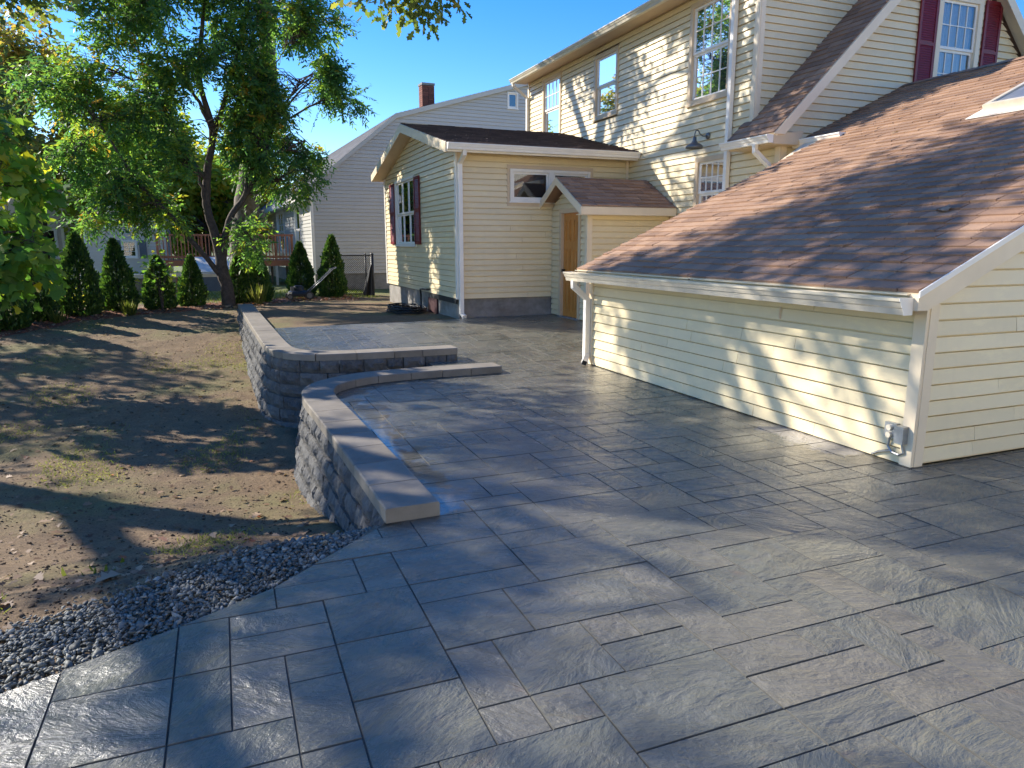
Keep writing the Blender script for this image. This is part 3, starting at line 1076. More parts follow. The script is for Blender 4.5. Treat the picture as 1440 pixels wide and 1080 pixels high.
def build_garage():
    g = thing('garage', (GX, GY0, 0), 'low cream vinyl-sided garage with broad brown shingle roof and white gutter', 'garage')
    W = facing_left(GX)
    E_ = facing_front(GY0)
    siding(g, W, 0.012, 1.17, GY0 + 0.075, GY1 - 0.06, 'cream_siding', 0.1165, seams=1.9)
    top = lambda u: roof_z(u) - 0.10
    back = 16.9
    rz = lambda u: (roof_z(u) if u < RIDGE_X else roof_z(2 * RIDGE_X - u)) - 0.14
    uL = lambda z: max(GX + 0.085, EAVE_X + (z + 0.14 - EAVE_Z) / PITCH + 0.12)
    uR = lambda z: min(back - 0.2, 2 * RIDGE_X - uL(z))
    siding(g, E_, 0.03, 3.9, uL, uR, 'cream_siding', 0.1165, seams=1.4)
    # body behind the boards
    m = MB()
    prof = [(GX + 0.03, 0.0), (back, 0.0), (back, rz(back)), (RIDGE_X, rz(RIDGE_X)), (GX + 0.03, rz(GX))]
    m.prism([(x, GY0 + 0.03, z) for x, z in prof], (0, GY1 - GY0 - 0.04, 0), 0.5)
    m.build('wall', 'cream_trim', g)
    # corner boards
    m = MB()
    W.box(m, GY0 - 0.022, GY0 + 0.075, 0.006, 1.17, -0.024, 0.030, 0.5)
    E_.box(m, GX + 0.0005, GX + 0.085, 0.006, 1.19, -0.024, 0.0275, 0.5)
    m.build('corner_board', 'cream_trim', g)
    m = MB()
    W.box(m, GY1 - 0.06, GY1 + 0.02, 0.006, 1.17, -0.024, 0.030, 0.5)
    m.build('corner_board', 'cream_trim', g)
    # roof, near slope, with the connector bay reaching back to the house
    cs = 1 / math.sqrt(1 + PITCH ** 2)
    L = (RIDGE_X - EAVE_X) / cs
    near_y, far_y, bay_y = GY0 - 0.075, 8.56, 9.155
    bay_b = (8.45 - EAVE_X) / cs
    roof_plane(g, (EAVE_X, near_y, EAVE_Z), (0, 1, 0), (1, 0, PITCH), 0.0, lambda b: far_y - near_y if b < bay_b else bay_y - near_y, L, 'brown_shingle', near=300)
    m = MB()
    x2 = 2 * RIDGE_X - EAVE_X
    m.prism([(RIDGE_X, near_y, roof_z(RIDGE_X) + 0.008), (x2, near_y, EAVE_Z + 0.008), (x2, near_y, EAVE_Z - 0.07), (RIDGE_X, near_y, roof_z(RIDGE_X) - 0.08)], (0, bay_y - near_y, 0), 0.5)
    m.build('back_roof_slope', 'brown_shingle', g)
    # ridge caps
    y = near_y
    k = 0
    while y < bay_y - 0.02:
        m = MB()
        z = roof_z(RIDGE_X) + 0.028
        y1 = min(y + 0.30, bay_y)
        t = random.random()
        for s in (-1, 1):
            m.face([(RIDGE_X, y, z), (RIDGE_X, y1, z - 0.006), (RIDGE_X + s * 0.15, y1, z - 0.006 - 0.15 * PITCH + 0.004), (RIDGE_X + s * 0.15, y, z - 0.15 * PITCH + 0.004)], t)
            m.face([(RIDGE_X, y, z), (RIDGE_X + s * 0.15, y, z - 0.15 * PITCH + 0.004), (RIDGE_X + s * 0.15, y, z - 0.15 * PITCH - 0.012), (RIDGE_X, y, z - 0.016)], t)
        m.build('ridge_cap', 'brown_shingle', g)
        y = y1 - 0.001
    # rake board along the near gable, with its soffit return
    m = MB()
    up = [(EAVE_X - 0.005, EAVE_Z - 0.015), (RIDGE_X, roof_z(RIDGE_X) - 0.015), (RIDGE_X, roof_z(RIDGE_X) - 0.17), (GX + 0.10, roof_z(GX + 0.10) - 0.17), (GX - 0.11, 1.155), (EAVE_X - 0.005, 1.155)]
    m.prism([(x, near_y - 0.012, z) for x, z in up], (0, 0.073, 0), 0.5)
    m.build('rake_board', 'cream_trim', g)
    m = MB()
    rim = [(EAVE_X - 0.012, EAVE_Z + 0.012), (RIDGE_X, roof_z(RIDGE_X) + 0.012), (RIDGE_X, roof_z(RIDGE_X) - 0.03), (EAVE_X - 0.012, EAVE_Z - 0.03)]
    m.prism([(x, near_y - 0.024, z) for x, z in rim], (0, 0.0115, 0), 0.5)
    m.build('drip_edge', 'white_paint', g)
    # soffit and fascia along the low eave
    m = MB()
    m.box(EAVE_X + 0.012, GX - 0.002, near_y + 0.075, far_y, 1.150, 1.162, 0.5)
    m.build('soffit', 'tan_trim', g)
    m = MB()
    m.box(EAVE_X - 0.006, EAVE_X + 0.010, near_y + 0.062, far_y, 1.150, EAVE_Z - 0.075, 0.5)
    m.build('fascia', 'white_paint', g)
    m = MB()
    m.box(EAVE_X - 0.03, EAVE_X + 0.004, near_y + 0.06, far_y, EAVE_Z - 0.018, EAVE_Z - 0.008, 0.5)
    m.build('eave_edge', 'gutter_metal', g)
    Wg = facing_left(EAVE_X)
    gutter(g, Wg, near_y + 0.03, far_y + 0.14, EAVE_Z - 0.035, 0.008)
    # downspout at the far end with its two elbows
    d = downspout(g, [(EAVE_X - 0.06, GY1 + 0.02, 1.13), (EAVE_X - 0.06, GY1 + 0.02, 1.05), (GX - 0.07, GY1 + 0.01, 0.88), (GX - 0.07, GY1 + 0.01, 0.16), (GX - 0.085, GY1 - 0.02, 0.10), (GX - 0.15, GY1 - 0.10, 0.045)], 0.05)
    m = MB()
    m.tube([(GX - 0.14, GY1 - 0.088, 0.052), (GX - 0.156, GY1 - 0.108, 0.040)], 0.042, 4, 0.5, up=(1, 0, 0))
    m.build('spout_mouth', 'black_rubber', d)
    # weatherproof outlet box low on the corner, with its cable
    m = MB()
    W.box(m, 3.585, 3.655, 0.17, 0.30, 0.025, 0.085, 0.5)
    ob = m.build('outlet_box', 'galvanised', g)
    m = MB()
    W.box(m, 3.67, 3.77, 0.19, 0.305, 0.016, 0.052, 0.5)
    m.build('cover_plate', 'galvanised', ob)
    for z in (0.215, 0.27):
        m = MB()
        m.tube([W.p(3.72, z, 0.05), W.p(3.72, z, 0.075)], 0.022, 10, 0.5)
        m.build('socket_cover', 'gutter_metal', ob)
    m = MB()
    m.tube([W.p(3.73, 0.19, 0.035), W.p(3.74, 0.12, 0.035), W.p(3.70, 0.08, 0.035), W.p(3.64, 0.075, 0.035), W.p(3.60, 0.10, 0.04), W.p(3.62, 0.17, 0.045)], 0.009, 6, 0.5)
    m.tube([W.p(3.72, 0.09, 0.03), W.p(3.82, 0.055, 0.03), W.p(3.88, 0.02, 0.03)], 0.009, 6, 0.5)
    m.build('cable', 'galvanised', ob)
    # loose lifted board end under the eave
    m = MB()
    m.prism([W.p(4.96, 0.955, 0.020), W.p(4.975, 1.065, 0.012), W.p(4.985, 1.068, 0.013), W.p(4.972, 0.952, 0.030)], W.n * 0.004, 0.2)
    m.build('loose_board_end', 'tan_trim', g)
    # skylight on the slope
    n = Vector((-PITCH, 0, 1)).normalized()
    s = Vector((1, 0, PITCH)).normalized()
    O = Vector((8.25, 5.0, roof_z(8.25))) + n * 0.012
    e = Vector((0, 1, 0))
    P = lambda a, b, h: O + e * a + s * b + n * h
    m = MB()
    for a0, a1, b0, b1 in ((0, 1.0, 0, 0.06), (0, 1.0, 0.84, 0.90), (0, 0.06, 0.06, 0.84), (0.94, 1.0, 0.06, 0.84)):
        m.prism([P(a0, b0, 0), P(a1, b0, 0), P(a1, b1, 0), P(a0, b1, 0)], n * 0.10, 0.5)
    sk = m.build('skylight', 'gutter_metal', g)
    m = MB()
    m.prism([P(0.05, 0.05, 0.06), P(0.95, 0.05, 0.06), P(0.95, 0.85, 0.06), P(0.05, 0.85, 0.06)], n * 0.02, 0.5)
    m.build('skylight_dome', 'galvanised', sk)
    m = MB()
    for a0, a1, b0, b1 in ((-0.12, 1.12, -0.14, 0.0), (-0.12, 0.0, 0.0, 1.0), (1.0, 1.12, 0.0, 1.0)):
        m.prism([P(a0, b0, 0.004), P(a1, b0, 0.004), P(a1, b1, 0.004), P(a0, b1, 0.004)], n * 0.006, 0.5)
    m.build('flashing', 'white_paint', sk)
    return g
garage = build_garage()

# ---------------------------------------------------------------- main house
HX, HG, HD, HF = 8.18, 9.17, 9.84, 19.08      # left wall, gable wall, dormer cheek, far corner
APEX_X, APEX_Z = 11.5, 6.90
cape_z = lambda x: APEX_Z - (APEX_X - x)       # 45 degree slope

def build_house():
    h = thing('house', (HX, HG, 0), 'two-storey cream vinyl-sided house with white windows and long gutter', 'house')
    W = facing_left(HX)
    G = facing_front(HG)
    Cw = facing_front(HD)
    far_x = 2 * APEX_X - HX
    w1, w2, w3, w4 = (17.10, 18.05, 4.28, 5.72), (14.30, 15.20, 4.45, 5.66), (10.56, 11.58, 4.16, 5.72), (10.50, 11.24, 1.95, 3.05)
    tr = 0.085
    op = [(a - tr, b + tr, c - tr, d + tr) for a, b, c, d in (w1, w2, w3, w4)]
    siding(h, W, 1.5, 5.93, lambda z: HG + 0.1 if z < 3.25 else HD + 0.08, HF - 0.07, 'cream_siding', 0.113, op, seams=3.2)
    window(h, W, *w1, trim=tr, casing='tan_trim', cols=4, rows=2, lower_grid=False, curtain=None)
    window(h, W, *w2, trim=tr, casing='tan_trim', curtain='sides')
    window(h, W, *w3, trim=tr, casing='tan_trim', cols=4, rows=2, curtain='full')
    window(h, W, *w4, trim=tr, casing='tan_trim', cols=4, rows=2, curtain='full')
    # gable wall facing the camera
    gL = lambda z: max(HX + 0.09, APEX_X - (APEX_Z - 0.25 - z))
    gR = lambda z: 2 * APEX_X - gL(z)
    gw = (11.33, 12.17, 4.05, 5.56)
    siding(h, G, 1.5, 6.55, gL, gR, 'cream_siding', 0.113, [(gw[0] - 0.1, gw[1] + 0.1, gw[2] - 0.1, gw[3] + 0.1)])
    window(h, G, *gw, trim=0.10, casing='cream_trim', cols=4, rows=2, curtain='full')
    shutter(h, G, 10.80, 11.20, 4.02, 5.64)
    shutter(h, G, 12.31, 12.71, 4.02, 5.64)
    # dormer cheek wall above the strip of old roof
    siding(h, Cw, cape_z(HX) - 0.1, 6.3, lambda z: HX + 0.085, lambda z: min(APEX_X, APEX_X - (APEX_Z - z) + 0.05), 'cream_siding', 0.113)
    # bodies
    m = MB()
    prof = [(HX + 0.112, 0), (far_x, 0), (far_x, 3.2), (APEX_X, APEX_Z - 0.2), (HX + 0.112, cape_z(HX) - 0.25)]
    m.prism([(x, HG + 0.112, z) for x, z in prof], (0, HF - HG - 0.13, 0), 0.5)
    m.build('wall', 'cream_trim', h)
    m = MB()
    prof = [(HX + 0.112, 3.3), (APEX_X, 3.3), (APEX_X, 6.72), (HX + 0.112, 6.0)]
    m.prism([(x, HD + 0.03, z) for x, z in prof], (0, HF - HD - 0.03, 0), 0.5)
    m.build('dormer_wall', 'cream_trim', h)
    # corner boards
    for y0, y1, z0, z1 in ((HD - 0.02, HD + 0.08, 3.45, 5.95), (HF - 0.07, HF + 0.02, 0.3, 5.95), (HG - 0.02, HG + 0.10, 0.5, 3.30)):
        m = MB()
        W.box(m, y0, y1, z0, z1, -0.024, 0.030, 0.5)
        m.build('corner_board', 'cream_trim', h)
    m = MB()
    Cw.box(m, HX + 0.0005, HX + 0.085, 3.5, 5.95, -0.024, 0.0275, 0.5)
    m.build('corner_board', 'cream_trim', h)
    m = MB()
    G.box(m, HX + 0.0005, HX + 0.09, 0.5, 3.30, -0.024, 0.0275, 0.5)
    m.build('corner_board', 'cream_trim', h)
    # cape roof strip left of the dormer cheek
    s2 = math.sqrt(2)
    ex, ez = 7.85, cape_z(7.85)
    ov = HG - 0.20
    roof_plane(h, (ex, ov, ez), (0, 1, 0), (1, 0, 1), 0.0, lambda b: 10.05 - ov if b < 0.46 else HD - 0.004 - ov, (APEX_X - ex) * s2, 'brown_shingle', near=120, deck='cream_trim')
    m = MB()
    m.prism([(APEX_X, ov, APEX_Z + 0.006), (2 * APEX_X - ex, ov, ez + 0.006), (2 * APEX_X - ex, ov, ez - 0.09), (APEX_X, ov, APEX_Z - 0.10)], (0, HF - ov + 0.2, 0), 0.5)
    m.build('back_roof_slope', 'brown_shingle', h)
    # rake boards of the gable
    for sgn in (1, -1):
        m = MB()
        f = (lambda x: x) if sgn == 1 else (lambda x: 2 * APEX_X - x)
        m.prism([(f(ex - 0.01), ov - 0.018, ez - 0.02), (f(APEX_X), ov - 0.018, APEX_Z - 0.02), (f(APEX_X), ov - 0.018, APEX_Z - 0.22), (f(ex + 0.19), ov - 0.018, ez - 0.02)], (0, 0.0175, 0), 0.5)
        m.build('rake_board', 'cream_trim', h)
        m = MB()
        m.prism([(f(ex + 0.1), ov + 0.001, ez - 0.012), (f(APEX_X), ov + 0.001, APEX_Z - 0.112), (f(APEX_X), ov + 0.001, APEX_Z - 0.132), (f(ex + 0.1), ov + 0.001, ez - 0.032)], (0, 0.198, 0), 0.5)
        m.build('rake_soffit', 'cream_trim', h)
    # boxed eave return
    m = MB()
    m.prism([(ex + 0.0, ov + 0.002, ez - 0.16), (HX + 0.16, ov + 0.002, ez - 0.16), (HX + 0.24, ov + 0.002, ez + 0.05), (ex, ov + 0.002, ez - 0.022)], (0, 0.19, 0), 0.5)
    m.build('eave_return', 'tan_trim', h)
    m = MB()
    m.box(ex + 0.002, HX - 0.001, HG, 10.0, ez - 0.16, ez - 0.14, 0.5)
    m.box(ex + 0.002, ex + 0.02, HG, 10.0, ez - 0.14, ez - 0.075, 0.5)
    m.build('soffit', 'tan_trim', h)
    Wg = facing_left(ex)
    gutter(h, Wg, ov + 0.01, 10.10, ez - 0.03, 0.004, 'white_paint')
    downspout(h, [(ex - 0.06, 9.30, ez - 0.13), (ex - 0.06, 9.30, ez - 0.24), (HX - 0.08, 9.18, ez - 0.55), (HX - 0.08, 9.18, 1.9)], 0.05)
    # dormer roof, soffit, gutter
    dx, dz = 7.80, 6.03
    pitch = (APEX_Z - 0.02 - dz) / (APEX_X - dx)
    roof_plane(h, (dx, HD - 0.18, dz), (0, 1, 0), (1, 0, pitch), 0.0, HF - HD + 0.36, math.hypot(APEX_X - dx, APEX_Z - 0.02 - dz), 'brown_shingle', near=60)
    m = MB()
    m.box(dx + 0.02, HX - 0.001, HD - 0.17, HF + 0.17, 5.915, 5.93, 0.5)
    m.box(dx + 0.002, dx + 0.0195, HD - 0.17, HF + 0.17, 5.915, 5.95, 0.5)
    m.build('soffit', 'tan_trim', h)
    m = MB()
    m.prism([(dx, HD - 0.19, dz - 0.01), (APEX_X, HD - 0.19, APEX_Z - 0.03), (APEX_X, HD - 0.19, APEX_Z - 0.22), (dx, HD - 0.19, 5.90)], (0, 0.018, 0), 0.5)
    m.build('rake_board', 'cream_trim', h)
    gutter(h, facing_left(dx), HD - 0.16, HF + 0.20, dz - 0.02, 0.004)
    downspout(h, [(dx - 0.06, HF + 0.10, 5.93), (dx - 0.05, HF + 0.10, 5.84), (HX - 0.06, HF - 0.02, 5.52), (HX - 0.06, HF - 0.02, 4.2)], 0.045)
    downspout(h, [(dx - 0.06, 10.38, 5.93), (dx - 0.05, 10.38, 5.86), (HX - 0.075, 10.37, 5.62), (HX - 0.075, 10.37, 1.8)], 0.055)
    # plumbing vent
    m = MB()
    m.tube([(9.3, 15.2, 6.2), (9.3, 15.2, 6.86)], 0.06, 10, 0.5)
    m.build('vent_pipe', 'black_metal', h)
    # connector between house and garage: low wall, gutter
    m = MB()
    m.box(8.62, 10.0, GY1 + 0.05, HG - 0.03, 0, 3.05, 0.5)
    m.build('connector_wall', 'cream_trim', h)
    m = MB()
    m.box(8.46, 8.62, 8.58, HG - 0.02, 3.02, 3.05, 0.5)
    m.build('soffit', 'cream_trim', h)
    gutter(h, facing_left(8.46), 8.20, HG - 0.03, roof_z(8.46) + 0.02, 0.002, 'white_paint')
    return h
house = build_house()

def build_lamp():
    l = thing('wall_lamp', (8.165, 10.99, 3.48), 'grey gooseneck barn lamp on the cream house wall above a window', 'wall lamp')
    m = MB()
    m.lathe([(0.0, 0.0), (0.055, 0.0), (0.06, 0.012), (0.05, 0.03), (0.0, 0.035)], (0, 0, 0), 14)
    m.v = [(8.166 - z, 10.99 + x, 3.48 + y) for x, y, z in m.v]
    m.build('mount', 'lamp_metal', l, True)
    m = MB()
    pts = [(8.135, 10.99, 3.48), (8.05, 10.99, 3.47), (7.99, 10.99, 3.50), (7.955, 10.99, 3.55), (7.925, 10.995, 3.565), (7.90, 11.0, 3.55), (7.885, 11.0, 3.50), (7.885, 11.0, 3.44)]
    m.tube(pts, 0.011, 8, 0.5)
    m.build('gooseneck', 'lamp_metal', l, True)
    m = MB()
    m.lathe([(0.0, 0.16), (0.03, 0.16), (0.035, 0.10), (0.06, 0.06), (0.12, 0.03), (0.15, 0.0), (0.155, -0.035), (0.148, -0.035), (0.143, 0.0), (0.11, 0.025), (0.0, 0.06)], (7.885, 11.0, 3.29), 24)
    m.build('lamp_shade', 'lamp_metal', l, True)
build_lamp()

# ---------------------------------------------------------------- sunroom
SX, SY0, SY1 = 4.36, 13.70, 20.22
def build_sunroom():
    s = thing('sunroom', (SX, SY0, 0.1), 'cream single-storey sunroom wing with maroon shutters and dark low roof', 'house extension')
    W = facing_left(SX)
    F = facing_front(SY0)
    ridge_y, ridge_z, eave_z = 16.86, 4.30, 3.47
    pitch = (ridge_z - eave_z) / (ridge_y - 13.32)
    z_at = lambda y: ridge_z - pitch * abs(y - ridge_y)
    zb = 0.53
    opening = (16.98, 18.88, 1.62, 3.13)
    slo = lambda z: max(SY0 + 0.08, ridge_y - (ridge_z - 0.16 - z) / pitch)
    shi = lambda z: min(SY1 - 0.07, ridge_y + (ridge_z - 0.16 - z) / pitch)
    siding(s, W, zb, 4.12, slo, shi, 'cream_siding', 0.111, [(opening[0] - 0.06, opening[1] + 0.06, opening[2] - 0.06, opening[3] + 0.06)])
    window(s, W, *opening, trim=0.06, casing='white_paint', units=3, split=0.48, curtain='sides')
    shutter(s, W, 16.42, 16.90, 1.60, 3.14)
    shutter(s, W, 18.96, 19.50, 1.60, 3.14)
    box1 = (5.52, 6.31, 2.49, 3.02)
    box2 = (6.42, 7.20, 2.49, 3.02)
    siding(s, F, zb, 3.34, SX + 0.08, HX - 0.06, 'cream_siding', 0.111, [(5.44, 7.28, 2.41, 3.10)], seams=2.8)
    for b in (box1, box2):
        window(s, F, *b, trim=0.055, casing='white_paint', sash=False, curtain=None)
    m = MB()
    for a, b, c, d in ((5.40, 7.32, 3.08, 3.15), (5.40, 7.32, 2.35, 2.43), (5.40, 5.46, 2.43, 3.08), (7.26, 7.32, 2.43, 3.08), (6.368, 6.3628, 2.43, 3.08)):
        F.box(m, a, b, c, d, -0.09, 0.020, 0.5)
    m.build('window_casing', 'tan_trim', s)
    # body, foundation
    m = MB()
    prof = [(SY0 + 0.112, zb - 0.05), (SY1, zb - 0.05), (SY1, z_at(SY1) - 0.12), (ridge_y, ridge_z - 0.14), (SY0 + 0.112, z_at(SY0) - 0.14)]
    m.prism([(SX + 0.112, y, z) for y, z in prof], (HX - SX - 0.13, 0, 0), 0.5)
    m.build('wall', 'cream_trim', s)
    m = MB()
    m.box(SX + 0.03, HX - 0.01, SY0 + 0.03, SY1 - 0.02, -0.3, zb + 0.01, 0.5)
    m.build('foundation', 'foundation_concrete', s)
    for y0, y1 in ((SY0 - 0.02, SY0 + 0.08), (SY1 - 0.07, SY1 + 0.02)):
        m = MB()
        W.box(m, y0, y1, zb - 0.01, 3.36, -0.024, 0.030, 0.5)
        m.build('corner_board', 'white_paint', s)
    m = MB()
    F.box(m, SX + 0.0005, SX + 0.08, zb - 0.01, 3.36, -0.024, 0.0275, 0.5)
    F.box(m, HX - 0.07, HX - 0.012, zb - 0.01, 3.36, -0.024, 0.0275, 0.5)
    m.build('corner_board', 'cream_trim', s)
    # roof
    e0 = 13.32
    L = math.hypot(ridge_y - e0, ridge_z - eave_z)
    rx = 4.04
    roof_plane(s, (rx, e0, eave_z), (1, 0, 0), (0, 1, pitch), 0.0, HX - 0.006 - rx, L, 'dark_shingle', near=200, deck='white_paint')
    e1 = 2 * ridge_y - e0
    m = MB()
    m.prism([(rx, ridge_y, ridge_z + 0.008), (rx, e1, eave_z + 0.008), (rx, e1, eave_z - 0.07), (rx, ridge_y, ridge_z - 0.08)], (HX - 0.006 - rx, 0, 0), 0.4)
    m.build('back_roof_slope', 'dark_shingle', s)
    for sg in (1, -1):
        f = (lambda y: y) if sg == 1 else (lambda y: 2 * ridge_y - y)
        m = MB()
        m.prism([(rx - 0.02, f(e0 - 0.01), eave_z - 0.01), (rx - 0.02, f(ridge_y), ridge_z - 0.01), (rx - 0.02, f(ridge_y), ridge_z - 0.19), (rx - 0.02, f(e0 + 0.0), eave_z - 0.19)], (0.0195, 0, 0), 0.5)
        m.build('rake_board', 'cream_trim', s)
        m = MB()
        m.prism([(rx, f(e0 + 0.02), eave_z - 0.175), (rx, f(ridge_y), ridge_z - 0.175), (rx, f(ridge_y), ridge_z - 0.16), (rx, f(e0 + 0.02), eave_z - 0.16)], (SX - rx - 0.001, 0, 0), 0.5)
        m.build('rake_soffit', 'tan_trim', s)
    m = MB()
    m.box(SX + 0.01, HX - 0.01, e0 + 0.02, SY0 - 0.001, 3.33, 3.345, 0.5)
    m.build('soffit', 'cream_trim', s)
    m = MB()
    m.box(rx + 0.002, HX - 0.01, e0 - 0.004, e0 + 0.018, 3.30, eave_z - 0.075, 0.5)
    m.build('fascia', 'white_paint', s)
    Fg = facing_front(e0)
    gutter(s, Fg, rx + 0.01, HX - 0.03, eave_z - 0.02, 0.006, 'white_paint')
    downspout(s, [(SX + 0.03, e0 - 0.03, 3.36), (SX + 0.03, e0 - 0.01, 3.27), (SX + 0.04, SY0 - 0.075, 3.12), (SX + 0.04, SY0 - 0.075, 0.24), (SX + 0.06, SY0 - 0.20, 0.18)], 0.055)
    # torn skirt of siding, maroon vent panel, cable stub low on the gable side
    m = MB()
    W.box(m, 13.80, 15.75, 0.42, 0.545, 0.004, 0.012, 0.5)
    m.build('open_gap', 'dark_interior', s)
    m = MB()
    W.box(m, 15.25, 15.95, 0.06, 0.42, -0.02, 0.012, 0.5)
    m.build('vent_panel', 'dark_maroon', s)
    m = MB()
    m.tube([W.p(15.75, 0.60, 0.02), W.p(15.75, 0.60, 0.10), W.p(15.95, 0.60, 0.14), W.p(16.3, 0.57, 0.10), W.p(16.4, 0.45, 0.06), W.p(16.42, 0.10, 0.06)], 0.022, 6, 0.5)
    m.build('cable', 'black_rubber', s)
    m = MB()
    m.tube([W.p(15.0, 3.60, 0.02), W.p(15.0, 3.60, 0.10)], 0.05, 10, 0.5)
    m.build('eave_light', 'galvanised', s)
    return s
sunroom = build_sunroom()

# ---------------------------------------------------------------- entry vestibule
def build_vestibule():
    v = thing('vestibule', (6.4, 12.1, 0.14), 'little gabled cream entry with orange-brown wooden door', 'entry porch')
    VX, Y0, Y1 = 6.40, 12.10, 13.69
    W = facing_left(VX)
    F = facing_front(Y0)
    ay, az, ez = 12.94, 2.87, 2.28
    pitch = (az - ez) / (ay - 11.86)
    lo = lambda z: max(Y0 + 0.065, ay - (az - 0.13 - z) / pitch)
    hi = lambda z: min(Y1 - 0.02, ay + (az - 0.13 - z) / pitch)
    door = (12.46, 13.20, 0.10, 2.20)
    siding(v, W, 0.17, 2.75, lo, hi, 'cream_siding', 0.111, [(door[0] - 0.09, door[1] + 0.09, 0.0, door[3] + 0.09)])
    siding(v, F, 0.17, 2.22, VX + 0.07, HX - 0.03, 'cream_siding', 0.111)
    m = MB()
    prof = [(Y0 + 0.112, 0.05), (Y1, 0.05), (Y1, 2.30), (ay, az - 0.13), (Y0 + 0.112, 2.20)]
    m.prism([(VX + 0.13, y, z) for y, z in prof], (HX - VX - 0.15, 0, 0), 0.5)
    m.build('wall', 'cream_trim', v)
    m = MB()
    W.box(m, Y0 - 0.02, Y0 + 0.065, 0.15, 2.24, -0.024, 0.030, 0.5)
    F.box(m, VX + 0.0005, VX + 0.07, 0.15, 2.24, -0.024, 0.0275, 0.5)
    m.build('corner_board', 'cream_trim', v)
    # door
    m = MB()
    for a, b, c, d in ((door[0] - 0.085, door[0], 0.15, door[3]), (door[1], door[1] + 0.085, 0.15, door[3]), (door[0] - 0.085, door[1] + 0.085, door[3], door[3] + 0.085)):
        W.box(m, a, b, c, d, -0.1, 0.03, 0.5)
    m.build('door_frame', 'tan_trim', v)
    m = MB()
    W.box(m, door[0], door[1], 0.17, door[3], -0.075, -0.035, 0.5)
    dr = m.build('door', 'door_wood', v)
    w = door[1] - door[0]
    for zc0, zc1 in ((0.28, 0.86), (0.98, 1.52), (1.64, 2.08)):
        for q in (0, 1):
            a = door[0] + 0.10 + q * (w / 2 - 0.03)
            b = a + w / 2 - 0.17
            m = MB()
            for p0, p1, p2, p3 in ((a, b, zc0, zc0 + 0.025), (a, b, zc1 - 0.025, zc1), (a, a + 0.025, zc0 + 0.025, zc1 - 0.025), (b - 0.025, b, zc0 + 0.025, zc1 - 0.025)):
                W.box(m, p0, p1, p2, p3, -0.034, -0.024, 0.5)
            W.box(m, a + 0.05, b - 0.05, zc0 + 0.05, zc1 - 0.05, -0.034, -0.026, 0.5)
            m.build('door_panel', 'door_wood', dr)
    m = MB()
    m.tube([W.p(door[1] - 0.07, 1.08, -0.034), W.p(door[1] - 0.07, 1.08, 0.03)], 0.03, 10, 0.5)
    m.build('door_knob', 'black_metal', dr)
    m = MB()
    W.box(m, door[0] - 0.08, door[1] + 0.08, 0.13, 0.168, -0.08, 0.06, 0.5)
    m.build('threshold', 'foundation_concrete', v)
    # roof
    rx = 6.13
    L = math.hypot(ay - 11.86, az - ez)
    roof_plane(v, (rx, 11.86, ez), (1, 0, 0), (0, 1, pitch), 0.0, HX - 0.02 - rx, L, 'brown_shingle', near=120, deck='cream_trim', thick=0.05)
    m = MB()
    m.prism([(rx, ay, az + 0.008), (rx, 13.686, az - pitch * (13.686 - ay) + 0.008), (rx, 13.686, az - pitch * (13.686 - ay) - 0.05), (rx, ay, az - 0.055)], (HX - 0.02 - rx, 0, 0), 0.5)
    m.build('back_roof_slope', 'brown_shingle', v)
    for sg in (1, -1):
        f = (lambda y: y) if sg == 1 else (lambda y: min(2 * ay - y, 13.684))
        ze = ez if sg == 1 else az - pitch * (13.684 - ay)
        m = MB()
        m.prism([(rx - 0.02, f(11.85), ze - 0.005), (rx - 0.02, ay, az - 0.005), (rx - 0.02, ay, az - 0.14), (rx - 0.02, f(11.85), ze - 0.16)], (0.0195, 0, 0), 0.5)
        m.build('rake_board', 'cream_trim', v)
    m = MB()
    m.box(rx, HX - 0.03, 11.84, 11.86, ez - 0.15, ez - 0.012, 0.5)
    m.build('fascia', 'cream_trim', v)
    m = MB()
    m.box(rx + 0.002, HX - 0.03, 11.862, Y0 - 0.015, ez - 0.15, ez - 0.135, 0.5)
    m.build('soffit', 'cream_trim', v)
    return v
build_vestibule()

# ---------------------------------------------------------------- neighbouring buildings
def rotated(o, deg):
    o.rotation_euler[2] = R(deg)

